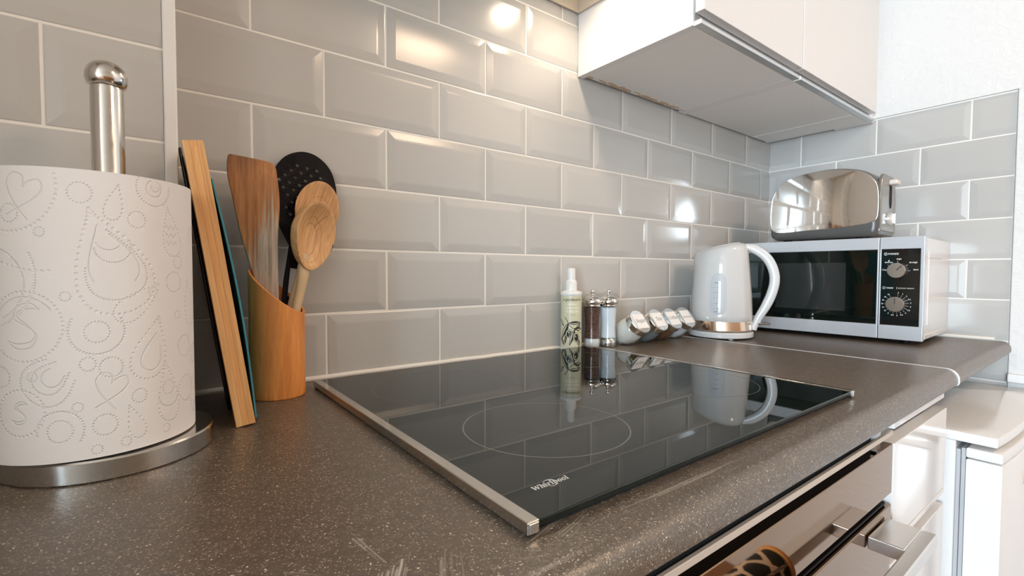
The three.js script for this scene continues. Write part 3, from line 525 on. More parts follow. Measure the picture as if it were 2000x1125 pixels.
{ // flat wooden turner
  const t = thing('wooden_spatula', 'flat wooden spatula, brown blade and bleached grey handle, in the utensil pot', 'spatula', [-0.09, WT + 0.0075, 0.0560]);
  const o = [[-0.0432, 0.3142], [-0.0496, 0.3119], [-0.0505, 0.2887], [-0.0457, 0.2627], [-0.036, 0.2099], [-0.0217, 0.1557], [-0.0125, 0.118], [-0.007, 0.06], [-0.008, 0.0005], [0.006, 0.0005], [0.0085, 0.06], [0.0092, 0.118], [0.0085, 0.198], [0.0111, 0.2544], [0.0085, 0.290], [0.0055, 0.3055], [-0.004, 0.3107]];
  const s = new THREE.Shape(); s.moveTo(...o[0]); s.splineThru(o.slice(1, 9).map(p => new THREE.Vector2(...p))); s.lineTo(...o[9]); s.splineThru(o.slice(10).concat([o[0]]).map(p => new THREE.Vector2(...p)));
  const g = ext(s, 0.0056, 0.0014, { cs: 60 });
  const n1 = grid(200), n2 = grid(205), tx = dataTex(256, 1024, (x, y) => {
    const v = y / 1024, g1 = 0.5 * n1(x / 14 + 0.15 * Math.sin(v * 9), v * 5) + 0.3 * n2(x / 5, v * 14) + 0.2 * n2(x / 2, v * 40), streak = n1(x / 9, 7 + v * 2.2);
    const u = x / 256, worn = Math.max(0, Math.min(1, (0.70 + 0.40 * (u - 0.52) + 0.34 * (streak - 0.5) - v) * 9)), dark = Math.max(0, Math.min(1, (v - 0.90 - 0.10 * n2(x / 22, 3) + 0.18 * (0.3 - u)) * 6 + 0.35));
    const A = [lerp(132, 206, g1), lerp(80, 146, g1), lerp(42, 92, g1)], B = [lerp(128, 226, g1), lerp(112, 208, g1), lerp(96, 190, g1)], C = [lerp(66, 122, g1), lerp(40, 78, g1), lerp(22, 44, g1)];
    return [0, 1, 2].map(i => lerp(lerp(A[i], B[i], worn), C[i], dark * (1 - worn) * 0.75));
  });
  tx.wrapS = tx.wrapT = THREE.ClampToEdgeWrapping; const gg = planeUV(g, -0.052, 0, 0.07, 0.32);
  gg.rotateX(0.025); part(t, 'blade_and_handle', gg, std({ map: tx, roughness: 0.6 }));
}
{ // skimmer
  const t = thing('skimmer', 'round black skimmer with rows of small holes standing in the utensil pot', 'skimmer', [-0.0852, WT + 0.008, 0.0664]);
  const o = [[-0.007, 0], [-0.030, 0.040], [-0.046, 0.080], [-0.0465, 0.108], [-0.034, 0.138], [-0.012, 0.154], [0.012, 0.154], [0.034, 0.138], [0.0465, 0.108], [0.046, 0.080], [0.030, 0.040], [0.007, 0]];
  const s = new THREE.Shape(); s.moveTo(...o[0]); s.splineThru(o.slice(1).map(p => new THREE.Vector2(...p))); s.lineTo(...o[0]);
  for (let r = 0; r < 11; r++) { const y = 0.036 + r * 0.0096, w = r < 7 ? 0.008 + r * 0.0047 : 0.036 - (r - 7) * 0.006; for (let c = -4; c <= 4; c++) { const x = (c + (r % 2) * 0.5) * 0.0142; if (Math.abs(x) > w) continue; const h = new THREE.Path(); h.absarc(x, y, 0.0033, 0, 6.2832, true); s.holes.push(h); } }
  const R = new THREE.Matrix4().makeRotationZ(-0.172).multiply(new THREE.Matrix4().makeRotationX(-0.168)), up = 0.195;
  const head = ext(s, 0.0022, 0.0006, { cs: 40, crease: 0.5 });
  { const p = head.attributes.position; for (let i = 0; i < p.count; i++) { const x = p.getX(i), y = p.getY(i) - 0.085; p.setZ(i, p.getZ(i) + 0.9 * (x * x + y * y)); } head.computeVertexNormals(); }
  head.translate(0, up, 0).applyMatrix4(R); part(t, 'head', creased(head, 0.5), M.black);
  const hg = shapeOf([[-0.0065, 0], [-0.0085, 0.09], [-0.0115, 0.150], [-0.0105, 0.201], [0.0105, 0.201], [0.0115, 0.150], [0.0085, 0.09], [0.0065, 0]]);
  const hole = new THREE.Path(); hole.moveTo(-0.004, 0.128); hole.lineTo(0.004, 0.128); hole.lineTo(0.005, 0.170); hole.lineTo(-0.005, 0.170); hole.closePath(); hg.holes.push(hole);
  part(t, 'handle', ext(hg, 0.0055, 0.0012).translate(0, 0.001, 0.0015).applyMatrix4(R), M.black);
}
/** spoon: egg bowl hollowed to the front, stem down to the pot's bottom; local y along the stem, bowl tip at L */
function spoonParts(t, L, a, b, m, depth, stemR) {
  const P = [], U = [], I = [], nr = 16, na = 64, cy = L - b, edge = th => { const c = Math.cos(th), s = Math.sin(th); return [a * s * (1 - 0.16 * Math.max(0, -c)), cy + b * c * (c < 0 ? 1.06 : 1)]; };
  const push = (sd) => { for (let i = 0; i <= nr; i++) for (let j = 0; j <= na; j++) { const r = i / nr, th = j / na * 6.28319, [ex, ey] = edge(th); const x = ex * r, y = cy + (ey - cy) * r; const z = sd > 0 ? -depth * Math.max(0, 1 - (r / 0.93) ** 2.4) : -(depth + 0.006) * Math.max(0, 1 - r ** 5) ** 0.62 - 0.0015; P.push(x, y, z); U.push(x / (2.4 * a) + 0.5, (y - cy) / (2.6 * b) + 0.5); } };
  push(1); push(-1); const w = na + 1, o = (nr + 1) * w;
  for (let i = 0; i < nr; i++) for (let j = 0; j < na; j++) { const k = i * w + j; I.push(k, k + w, k + 1, k + 1, k + w, k + w + 1); const q = o + k; I.push(q, q + 1, q + w, q + 1, q + w + 1, q + w); }
  for (let j = 0; j < na; j++) { const k = nr * w + j, q = o + nr * w + j; I.push(k, q, k + 1, k + 1, q, q + 1); }
  let g = new THREE.BufferGeometry(); g.setAttribute('position', new THREE.Float32BufferAttribute(P, 3)); g.setAttribute('uv', new THREE.Float32BufferAttribute(U, 2)); g.setIndex(I);
  part(t, 'bowl', creased(fixOut(g.toNonIndexed()), 0.8), m[0]);
  const y1 = L - 2 * b, st = sweep([V(0, 0, -0.004), V(0, y1 * 0.5, -0.004), V(0, y1 * 0.9, -0.0055), V(0, y1 + 0.004, -0.0085), V(0, y1 + 0.018, -0.0125)], s => { const k = s < 0.72 ? 1 : 1 + (s - 0.72) * 3.2; return [stemR * k, stemR * 0.85 * (s > 0.84 ? 1 - (s - 0.84) * 2.6 : 1)]; }, V(1, 0, 0), 50, 24);
  const uv = st.attributes.uv; for (let i = 0; i < uv.count; i++) uv.setXY(i, uv.getX(i) * 0.12, uv.getY(i) * 0.45);
  part(t, 'stem', st, m[1]);
}
function spoonTex(seed, burn) {
  const n1 = grid(seed), n2 = grid(seed + 2);
  return dataTex(384, 512, (x, y) => {
    const u = x / 384 - 0.5, v = y / 512 - 0.5, e = Math.hypot(u * 1.15 - 0.02, v + 0.06) * 2 + 0.05 * (n1(x / 60, y / 60) - 0.5), g = 0.5 * n1(x / 8, y / 90) + 0.5 * n2(x / 3, y / 40), ring = Math.max(0, 1 - Math.abs(e - 0.36) * 60) * 0.35 + Math.max(0, 1 - Math.abs(e - 0.52) * 50) * 0.2;
    const cr = burn ? Math.max(0, 1 - Math.abs(u - 0.10 - (v - 0.15) * 0.55) * 130) * (v > 0.10 && v < 0.27 ? 0.8 : 0) : Math.max(0, 1 - Math.abs(u - 0.02 - v * 0.06) * 150) * (v > 0.08 ? 0.7 : 0);
    const knot = burn ? Math.max(0, 1 - Math.hypot((u + 0.22) * 1.2, v + 0.16) * 60) : 0, bn = burn ? Math.max(0, Math.min(1, (0.042 - Math.hypot((u - 0.415) * 1.0, (v + 0.10) * 0.45) + 0.016 * (n2(x / 10, y / 10) - 0.5)) * 110)) : 0;
    let c = [lerp(192, 238, g), lerp(140, 192, g), lerp(90, 138, g)]; const dk = Math.min(1, ring + cr + knot);
    return c.map((q, i) => lerp(lerp(q, [84, 52, 30][i], dk), [26, 20, 16][i], bn));
  });
}
{
  const stem = std({ map: (() => { const n = grid(301); return dataTex(128, 512, (x, y) => { const g = 0.5 * n(x / 10, y / 120) + 0.5 * n(x / 3, y / 60), k = Math.max(0, 1 - Math.hypot((x % 64) - 30, (y - 344) * 1.2) / 14); return [lerp(lerp(176, 228, g), 60, k), lerp(lerp(146, 200, g), 36, k), lerp(lerp(110, 160, g), 22, k)]; }); })(), roughness: 0.65 });
  const t1 = thing('wooden_spoon', 'front wooden spoon, pale bowl with burnt rim, in the utensil pot', 'spoon', [-0.0875, WT + 0.009, 0.081]);
  const g1 = new THREE.Group(); spoonParts(t1, 0.271, 0.0400, 0.0490, [std({ map: spoonTex(310, true), roughness: 0.55 }), stem], 0.0155, 0.0068);
  for (const c of t1.children) c.geometry.applyMatrix4(new THREE.Matrix4().makeRotationZ(-0.262).multiply(new THREE.Matrix4().makeRotationX(-0.075)).multiply(new THREE.Matrix4().makeRotationY(0.62)));
  const t2 = thing('wooden_spoon', 'rear wooden spoon, mostly hidden behind the one with burnt rim', 'spoon', [-0.0965, WT + 0.009, 0.0700]);
  spoonParts(t2, 0.310, 0.0325, 0.046, [std({ map: spoonTex(320, false), roughness: 0.6, color: lin(0.86, 0.82, 0.78) }), stem], 0.006, 0.0047);
  for (const c of t2.children) c.geometry.applyMatrix4(new THREE.Matrix4().makeRotationZ(-0.287).multiply(new THREE.Matrix4().makeRotationX(-0.118)).multiply(new THREE.Matrix4().makeRotationY(0.12)));
}
// ---------------------------------------------------------------- oil spray, mills, jars
{
  const t = thing('oil_spray_bottle', 'cream oil spray bottle with olive branch print and white nozzle', 'spray bottle', [0.5125, WT, 0.0282], 0);
  const wp = std({ color: lin(0.80, 0.80, 0.78), roughness: 0.3 });
  part(t, 'base_ring', lathe([[0, 0], [0.0225, 0], [0.0238, 0.001], [0.0238, 0.0045], [0.0228, 0.006], [0, 0.006]], 64), wp);
  const lab = canvasTex(1024, 786, (c, w, h) => {
    c.fillStyle = '#d6d2b6'; c.fillRect(0, 0, w, h); const q = rng(55);
    for (let i = 0; i < 900; i++) { c.fillStyle = q() < 0.5 ? 'rgba(196,192,150,0.25)' : 'rgba(232,230,206,0.3)'; c.fillRect(q() * w, q() * h, 30 * q(), 6 * q()); }
    for (const ox of [0, 512]) {
      c.save(); c.translate(ox + 256, 0); c.textAlign = 'center';
      c.fillStyle = '#3a3018'; c.font = 'bold 62px serif'; c.fillText('s pomorie', 30, 78);
      c.fillStyle = '#f4f2e2'; c.font = 'bold 34px sans-serif'; c.fillText('ORGANIC', 30, 140); c.fillText('EXTRA VIRGIN', 34, 196); c.font = 'bold 46px sans-serif'; c.fillText('OLIVE OIL', 34, 252); c.fillStyle = '#8b8a58'; c.font = '26px sans-serif'; c.fillText('200 ml', 40, 300);
      const K = '#23251c'; c.strokeStyle = K; c.fillStyle = K; c.lineCap = 'round';
      const leaf = (x, y, a, L, W, fill) => { c.save(); c.translate(x, y); c.rotate(a); c.beginPath(); c.moveTo(0, 0); c.quadraticCurveTo(L * 0.4, -W, L, 0); c.quadraticCurveTo(L * 0.5, W, 0, 0); c.lineWidth = 11; c.stroke(); if (fill) { c.beginPath(); c.moveTo(0, 0); c.quadraticCurveTo(L * 0.4, -W, L, 0); c.quadraticCurveTo(L * 0.5, W * 0.1, 0, 0); c.fill(); } c.restore(); };
      const olive = (x, y, rx, ry, a) => { c.save(); c.translate(x, y); c.rotate(a); c.beginPath(); c.ellipse(0, 0, rx, ry, 0, 0, 7); c.fillStyle = '#e4e1c8'; c.fill(); c.lineWidth = 7; c.stroke(); c.beginPath(); c.ellipse(3, 2, rx * 0.74, ry * 0.8, 0, 0, 7); c.fillStyle = K; c.fill(); c.beginPath(); c.ellipse(-rx * 0.2, -ry * 0.25, rx * 0.16, ry * 0.2, 0, 0, 7); c.fillStyle = '#d9d6b8'; c.fill(); c.restore(); c.fillStyle = K; };
      c.lineWidth = 9; c.beginPath(); c.moveTo(-90, 330); c.quadraticCurveTo(-40, 380, -30, 420); c.quadraticCurveTo(0, 470, 60, 500); c.quadraticCurveTo(120, 520, 170, 560); c.stroke();
      leaf(-30, 420, 2.05, 260, 62, true); leaf(-20, 415, -0.05, 190, 44, true); leaf(60, 500, 0.0, 150, 40, true); leaf(70, 510, 1.9, 250, 46, true); leaf(-70, 600, 1.7, 120, 30, true); leaf(-170, 640, 1.0, 120, 36, true); leaf(120, 640, 1.3, 130, 46, true); leaf(-190, 360, 0.9, 120, 30, false); leaf(180, 420, 2.4, 130, 36, true);
      olive(-20, 570, 52, 66, 0.35); olive(96, 630, 50, 72, -0.1);
      c.restore();
    }
  });
  part(t, 'body', lathe([[0.0226, 0.006], [0.0226, 0.123], [0.0220, 0.1265], [0.0150, 0.130], [0, 0.130]], 64), wp);
  const lg = new THREE.CylinderGeometry(0.0229, 0.0229, 0.112, 64, 1, true); lg.translate(0, 0.063, 0); { const uv = lg.attributes.uv; for (let i = 0; i < uv.count; i++) uv.setX(i, uv.getX(i) + 0.25 + 0.135); } lab.wrapS = THREE.RepeatWrapping;
  part(t, 'label', lg, std({ map: lab, roughness: 0.35 }), 'cream label with dark olive leaves');
  part(t, 'shoulder', lathe([[0.0229, 0.119], [0.0238, 0.1205], [0.0238, 0.1255], [0.0226, 0.1275], [0.014, 0.129]], 64), wp);
  part(t, 'nozzle', lathe([[0, 0.128], [0.0125, 0.128], [0.0125, 0.148], [0.0108, 0.151], [0.0092, 0.153], [0.0088, 0.176], [0.0078, 0.1785], [0, 0.1785]], 48), wp);
}
const glassThin = phy({ color: lin(0.94, 0.97, 0.98), transmission: 1, thickness: 0, roughness: 0.02, ior: 1.5 });
{
  const mill = (pos, label, fillMat, kind) => {
    const t = thing('spice_mill', label, 'mill', pos);
    part(t, 'glass_body', lathe([[0.0185, 0.0005], [0.0200, 0.003], [0.0200, 0.018], [0.0180, 0.025], [0.0168, 0.045], [0.0176, 0.066], [0.0198, 0.086], [0.0200, 0.093]], 56), glassThin);
    part(t, 'filling', lathe([[0, 0.021], [0.0168, 0.021], [0.0162, 0.028], [0.0154, 0.045], [0.0162, 0.066], [0.0180, 0.084], [0.0180, 0.090], [0, 0.090]], 56), fillMat);
    part(t, 'grinder', lathe([[0, 0.001], [0.0165, 0.001], [0.0172, 0.004], [0.0172, 0.016], [0.0150, 0.0195], [0, 0.0195]], 48), kind ? M.chromeSoft : std({ color: lin(0.66, 0.66, 0.66), roughness: 0.25 }));
    part(t, 'cap', lathe([[0, 0.0925], [0.0190, 0.0925], [0.0200, 0.0940], [0.0186, 0.0955], [0.0208, 0.0975], [0.0220, 0.1015], [0.0216, 0.1060], [0.0192, 0.1105], [0.0140, 0.1145], [0.0080, 0.1170], [0, 0.1186]], 56, 0, Math.PI * 2, 0.9), M.chrome);
    part(t, 'knob', lathe([[0, 0.1185], [0.0035, 0.1188], [0.0028, 0.1205], [0.0042, 0.1230], [0.0052, 0.1262], [0.0040, 0.1295], [0.0015, 0.1312], [0, 0.1314]], 32, 0, Math.PI * 2, 1.2), M.chrome);
  };
  const pn = grid(505), pepper = dataTex(256, 256, (x, y) => { const a = pn(x / 4, y / 4), b = pn(x / 2 + 20, y / 2); return a > 0.56 ? [92 + 70 * b, 58 + 40 * b, 44 + 26 * b] : [34 + 26 * b, 24 + 16 * b, 20 + 12 * b]; });
  mill([0.5803, WT, 0.0272], 'glass pepper mill with chrome cap beside the oil spray', std({ map: rep(pepper, 3, 2), roughness: 0.8, bumpMap: rep(pepper, 3, 2), bumpScale: 0.0006 }), 0);
  mill([0.6135, WT, 0.0462], 'glass salt mill with chrome cap beside the sugar jar', std({ color: lin(0.80, 0.84, 0.88), roughness: 0.85, bumpMap: rep(noiseTex(44, 256, 60), 2, 2), bumpScale: 0.0005 }), 1);
}
{
  const jar = (x, z, word, label, fill, size) => {
    const t = thing('tilted_jar', label, 'jar', [x, WT, z], 0, undefined);
    const el = 0.63, R = 0.0305, back = -0.0335;
    const m = new THREE.Matrix4().makeTranslation(0, 0.0315, 0.004).multiply(new THREE.Matrix4().makeRotationX(Math.PI / 2 - el));   // lathe's y turned to the jar's mouth
    const body = (k, cr) => { const g = new THREE.LatheGeometry([[0, -0.034], [0.012, -0.0345], [0.022, -0.032], [0.0290, -0.025], [0.0318, -0.012], [0.0318, 0.006], [0.0300, 0.018], [0.0262, 0.026], [0.0238, 0.029], [0.0238, 0.033], [0, 0.033]].map(p => new THREE.Vector2(p[0] * k, p[1] * k)), 56); g.applyMatrix4(m); const p = g.attributes.position; for (let i = 0; i < p.count; i++) { if (p.getY(i) < 0.0008 + (1 - k) * 0.02) p.setY(i, 0.0008 + (1 - k) * 0.02); if (p.getZ(i) < back + (1 - k) * 0.02) p.setZ(i, back + (1 - k) * 0.02); } g.computeVertexNormals(); return creased(g, 0.9); };
    part(t, 'glass_body', body(1), glassThin); part(t, 'contents', body(0.93), fill);
    const lid = lathe([[0, 0.0275], [0.0292, 0.0275], [0.0300, 0.0284], [0.0300, 0.0425], [0.0288, 0.0440], [0, 0.0442]], 56); lid.applyMatrix4(m);
    const l = part(t, 'lid', lid, M.chrome);
    const tx = canvasTex(256, 256, (c, w, h) => { c.fillStyle = '#f2efec'; c.fillRect(0, 0, w, h); c.fillStyle = '#3c3a3e'; c.textAlign = 'center'; c.font = `italic ${size}px serif`; c.fillText(word, w / 2, h * 0.58); });
    const pl = ext(shapeOf([[-0.0185, -0.0185], [0.0185, -0.0185], [0.0185, 0.0185], [-0.0185, 0.0185]]), 0.0006); uvPlanar(pl, -0.0185, -0.0185, 0.037, 0.037);
    pl.rotateX(-Math.PI / 2); pl.translate(0, 0.0446, 0); pl.applyMatrix4(m); part(l, 'label', pl, std({ map: tx, roughness: 0.6 }), `white square label reading ${word}`);
  };
  const gran = (r, g, b) => std({ color: lin(r, g, b), roughness: 0.9, bumpMap: rep(noiseTex(46, 256, 70), 3, 3), bumpScale: 0.0006 });
  jar(0.6735, 0.0505, 'Sugar', 'tilted glass jar of white sugar labelled Sugar, next to the salt mill', gran(0.80, 0.75, 0.68), 84);
  jar(0.7420, 0.0505, 'Tea', 'tilted glass jar labelled Tea, second from the salt mill', gran(0.20, 0.21, 0.22), 92);
  jar(0.8005, 0.0500, 'Coffee', 'tilted glass jar of brown coffee labelled Coffee, between tea and sweetener', gran(0.18, 0.075, 0.03), 80);
  jar(0.8630, 0.0475, 'Sweetener', 'tilted glass jar of white contents with the finest label print, beside the kettle', gran(0.76, 0.78, 0.80), 52);
}
// ---------------------------------------------------------------- kettle (local: front +z faces the camera side, handle +x)
{
  const t = thing('kettle', 'pale grey electric kettle with copper-toned steel band in front of the microwave', 'kettle', [0.981, WT, 0.1122], -1.065);
  const shell = std({ color: lin(0.60, 0.585, 0.57), roughness: 0.10 }), trimC = std({ color: lin(0.64, 0.64, 0.64), roughness: 0.16 });
  part(t, 'power_base', lathe([[0, 0.0035], [0.0755, 0.0035], [0.0785, 0.0055], [0.0790, 0.0150], [0.0770, 0.0180], [0.0700, 0.0200], [0, 0.0200]], 96), trimC);
  for (const a of [0.4, 2.5, 4.6]) part(t, 'foot', tr(cyl(0.006, 0.004, 16), 0.062 * Math.sin(a), 0.002, 0.062 * Math.cos(a)), trimC);
  part(t, 'steel_band', lathe([[0.0700, 0.0210], [0.0755, 0.0215], [0.0768, 0.0235], [0.0752, 0.0455], [0.0700, 0.0460]], 96), std({ color: lin(0.78, 0.60, 0.47), metalness: 1, roughness: 0.16 }));
  const prof = [[0.0742, 0.0455], [0.0752, 0.0465], [0.0752, 0.060], [0.0744, 0.085], [0.0728, 0.115], [0.0700, 0.148], [0.0664, 0.180], [0.0636, 0.199], [0.0608, 0.2095], [0.0572, 0.2158], [0.0510, 0.2196], [0.0440, 0.2212]];
  const body = new THREE.LatheGeometry(prof.map(p => new THREE.Vector2(...p)), 96);
  // slanted mouth: the top rises towards the handle, a pouring lip to the left
  const slope = (x, y, z) => { const k = Math.max(0, (y - 0.15) / 0.066); return [x - (x < -0.03 ? 0.010 * k * k * Math.max(0, 1 - Math.abs(z) / 0.03) : 0), y + k * (0.0155 + 0.19 * x), z]; };
  const bend = g => { const p = g.attributes.position; for (let i = 0; i < p.count; i++) p.setXYZ(i, ...slope(p.getX(i), p.getY(i), p.getZ(i))); g.computeVertexNormals(); return creased(g, 0.8); };
  part(t, 'body', bend(body), shell);
  part(t, 'lid', bend(new THREE.LatheGeometry([[0.0440, 0.2210], [0.0436, 0.2222], [0.0425, 0.2226], [0.030, 0.2240], [0.015, 0.2248], [0, 0.2250]].map(p => new THREE.Vector2(...p)), 96)), shell);
  const hp = [V(0.046, 0.2375, 0), V(0.068, 0.2335, 0), V(0.090, 0.2215, 0), V(0.108, 0.203, 0), V(0.1205, 0.175, 0), V(0.1235, 0.148, 0), V(0.1165, 0.114, 0), V(0.1035, 0.082, 0), V(0.0885, 0.054, 0), V(0.0790, 0.030, 0), V(0.0770, 0.0225, 0)];
  part(t, 'handle', sweep(hp, s => [0.0135 - 0.003 * s, s < 0.12 ? 0.0075 + s * 0.036 : 0.0118 - 0.0035 * Math.max(0, s - 0.7) / 0.3], V(0, 0, 1), 90, 28, 2.6), trimC);
  part(t, 'switch_lever', sweep([V(0.088, 0.0395, 0.004), V(0.102, 0.0400, 0.004), V(0.1155, 0.0385, 0.004)], () => [0.008, 0.0028], V(0, 0, 1), 16, 16), M.chromeSoft);
  const marks = canvasTex(256, 640, (c, w, h) => { c.fillStyle = '#bfc3c7'; c.fillRect(0, 0, w, h); c.fillStyle = '#868b92'; c.font = 'bold 40px sans-serif'; c.textAlign = 'center'; c.fillText('MAX', 112, 150); c.font = 'bold 30px sans-serif'; for (const [y, s] of [[220, '1.5'], [300, '1.25'], [380, '1.0'], [470, '0.75'], [550, '0.5']]) { c.fillRect(60, y - 12, 26, 5); c.fillText(s, 124, y); } c.fillText('MIN', 100, 600); });
  // window follows the body's curve, rounded ends
  { const P = [], U = [], I = [], nu = 20, nv = 40, c0 = -0.095, hw = 0.265, yA = 0.063, yB = 0.166, rad = y => { for (let i = 0; i + 1 < prof.length; i++) if (y <= prof[i + 1][1]) return lerp(prof[i][0], prof[i + 1][0], (y - prof[i][1]) / (prof[i + 1][1] - prof[i][1])); return 0.06; };
    for (let j = 0; j <= nv; j++) for (let i = 0; i <= nu; i++) { const v = j / nv, u = i / nu * 2 - 1, y = lerp(yA, yB, v), e = Math.min(v, 1 - v) * (yB - yA) / 0.018, k = e < 1 ? Math.sqrt(1 - (1 - e) ** 2) : 1, a = c0 + u * hw * Math.max(k, 0.02), rr = rad(y) + 0.0005 + 0.0012 * (1 - u * u) * Math.min(1, e); P.push(rr * Math.sin(a), y, rr * Math.cos(a)); U.push(0.5 + u * k / 2, v); }
    for (let j = 0; j < nv; j++) for (let i = 0; i < nu; i++) { const a = j * (nu + 1) + i; I.push(a, a + 1, a + nu + 1, a + 1, a + nu + 2, a + nu + 1); }
    const g = new THREE.BufferGeometry(); g.setAttribute('position', new THREE.Float32BufferAttribute(P, 3)); g.setAttribute('uv', new THREE.Float32BufferAttribute(U, 2)); g.setIndex(I); g.computeVertexNormals();
    { const p = g.attributes.position; for (let i = 0; i < p.count; i++) p.setXYZ(i, ...slope(p.getX(i), p.getY(i), p.getZ(i))); }
    part(t, 'water_gauge', g, std({ map: marks, roughness: 0.06 }), 'grey see-through water gauge with level marks'); }
}
// ---------------------------------------------------------------- microwave (local: front +z, x along the front)
{
  const t = thing('microwave', 'silver microwave with black door and two dials in the corner', 'microwave', [1.1905, WT, 0.2611], -1.5429);
  const silver = std({ color: lin(0.56, 0.57, 0.59), roughness: 0.28, metalness: 0.25 }), side = std({ color: lin(0.66, 0.62, 0.59), roughness: 0.2 });
  const w = 0.22, y0 = 0.0105, y1 = 0.256, D = 0.281;
  part(t, 'casing', span(-w + 0.002, w - 0.0015, y0 + 0.0025, y1 - 0.002, -D, -0.012, 0.004), side);
  part(t, 'side_pressing', merge([span(w - 0.003, w + 0.0006, 0.205, 0.221, -0.19, -0.045, 0.0035), span(w - 0.003, w + 0.0006, 0.045, 0.205, -0.060, -0.045, 0.0035), span(w - 0.003, w + 0.0004, y0 + 0.003, 0.026, -0.275, -0.02, 0.003)]), side);
  const split = 0.1348, T = 0.018;
  const frame = (xa, xb, ya, yb, xi, xj, yi, yj) => merge([span(xa, xb, yj, yb, -T, 0, 0.0016), span(xa, xb, ya, yi, -T, 0, 0.0016), span(xa, xi, yi - 0.002, yj + 0.002, -T, -0.0003, 0.0012), span(xj, xb, yi - 0.002, yj + 0.002, -T, -0.0003, 0.0012)]);
  const door = part(t, 'door', frame(-w, split - 0.0006, y0, y1, -0.196, 0.1305, 0.0445, 0.2265), silver);
  part(door, 'door_glass', slab(-0.1965, 0.131, 0.044, 0.227, -0.012, -0.0025), M.blackGlass);
  const mesh = canvasTex(512, 400, (c, W, H) => { c.fillStyle = '#2c302f'; c.fillRect(0, 0, W, H); c.fillStyle = '#151817'; for (let y = 2; y < H; y += 4) for (let x = 2 + (y % 8 ? 2 : 0); x < W; x += 4) c.fillRect(x, y, 2, 2); });
  const mg = new THREE.PlaneGeometry(0.168, 0.124); mg.translate(-0.019, 0.134, -0.0021); part(door, 'window_mesh', mg, phy({ map: mesh, roughness: 0.05, ior: 1.5 }));
  part(t, 'control_frame', frame(split + 0.0006, w, y0, y1, 0.1385, 0.2125, 0.0445, 0.2272), silver);
  const panel = part(t, 'control_panel', slab(0.138, 0.213, 0.044, 0.2277, -0.012, -0.0022), M.blackGlass);
  const pr = canvasTex(512, 1256, (c, W, H) => {
    c.fillStyle = '#141716'; c.fillRect(0, 0, W, H); c.fillStyle = c.strokeStyle = '#e8e8e4'; c.lineWidth = 5; const X = x => (x - 0.138) / 0.075 * W, Y = y => H - (y - 0.044) / 0.184 * H;
    c.font = 'bold 40px sans-serif'; c.textAlign = 'left'; c.fillText('POWER', 92, 96); c.beginPath(); c.arc(60, 82, 22, 0, 7); c.stroke(); c.beginPath(); c.moveTo(46, 74); c.lineTo(74, 74); c.moveTo(46, 90); c.lineTo(74, 90); c.stroke();
    c.font = 'bold 30px sans-serif'; c.textAlign = 'center'; c.fillText('High', 236, 178); c.fillText('Defrost', 104, 232); c.fillText('M.High', 420, 236); c.fillText('Low', 46, 352); c.fillText('Med', 452, 352); c.beginPath(); c.moveTo(104, 176); c.lineTo(92, 204); c.lineTo(116, 204); c.closePath(); c.fill();
    c.lineWidth = 4; for (const a of [-3.14, -2.5, -1.57, -0.64, 0]) { const cx = X(0.1700), cy = Y(0.1755); c.beginPath(); c.moveTo(cx + 142 * Math.cos(a), cy + 142 * Math.sin(a)); c.lineTo(cx + 164 * Math.cos(a), cy + 164 * Math.sin(a)); c.stroke(); }
    c.textAlign = 'left'; c.font = 'bold 30px sans-serif'; c.fillText('TIMER', 80, 652); c.fillRect(214, 622, 4, 38); c.font = '26px sans-serif'; c.fillText('DEFROST WEIGHT', 232, 652); c.beginPath(); c.arc(48, 640, 20, 0, 7); c.stroke(); c.beginPath(); c.moveTo(48, 628); c.lineTo(48, 642); c.lineTo(58, 646); c.stroke();
    c.textAlign = 'center'; c.font = 'bold 26px sans-serif'; const cx = X(0.1697), cy = Y(0.0956), L = ['0', '1', '2', '0.1', '3', '4', '0.2', '5', '0.4', '6', '0.6', '8', '10', '15', '20', '25', '30', '35'];
    for (let i = 0; i < 18; i++) { const a = -1.45 + i / 18 * 5.9; c.beginPath(); c.moveTo(cx + 146 * Math.cos(a), cy + 146 * Math.sin(a)); c.lineTo(cx + 160 * Math.cos(a), cy + 160 * Math.sin(a)); c.stroke(); c.fillText(L[i], cx + 186 * Math.cos(a), cy + 186 * Math.sin(a) + 9); }
  });
  const pg = new THREE.PlaneGeometry(0.075, 0.1837); pg.translate(0.1755, 0.13585, -0.00205); part(panel, 'panel_print', pg, phy({ map: pr, roughness: 0.06, ior: 1.5 }));
  for (const [x, y, a] of [[0.1708, 0.1757, -0.75], [0.1700, 0.0953, 0.02]]) {
    const k = part(t, 'dial', lathe([[0, 0], [0.0205, 0], [0.0195, 0.003], [0.0185, 0.0125], [0.0178, 0.0145], [0.0168, 0.0152], [0, 0.0152]], 48).rotateX(Math.PI / 2).translate(x, y, -0.0015), M.chromeSoft);
    const m = slab(-0.0007, 0.0007, 0.001, 0.0155, 0, 0.0004); m.rotateZ(a); m.translate(x, y, 0.0138); part(k, 'pointer', m, M.black);
  }
  for (const x of [-0.18, 0.18]) for (const z of [-0.05, -0.24]) part(t, 'foot', tr(cyl(0.011, 0.0122, 20), x, 0.0063, z), M.black);
}
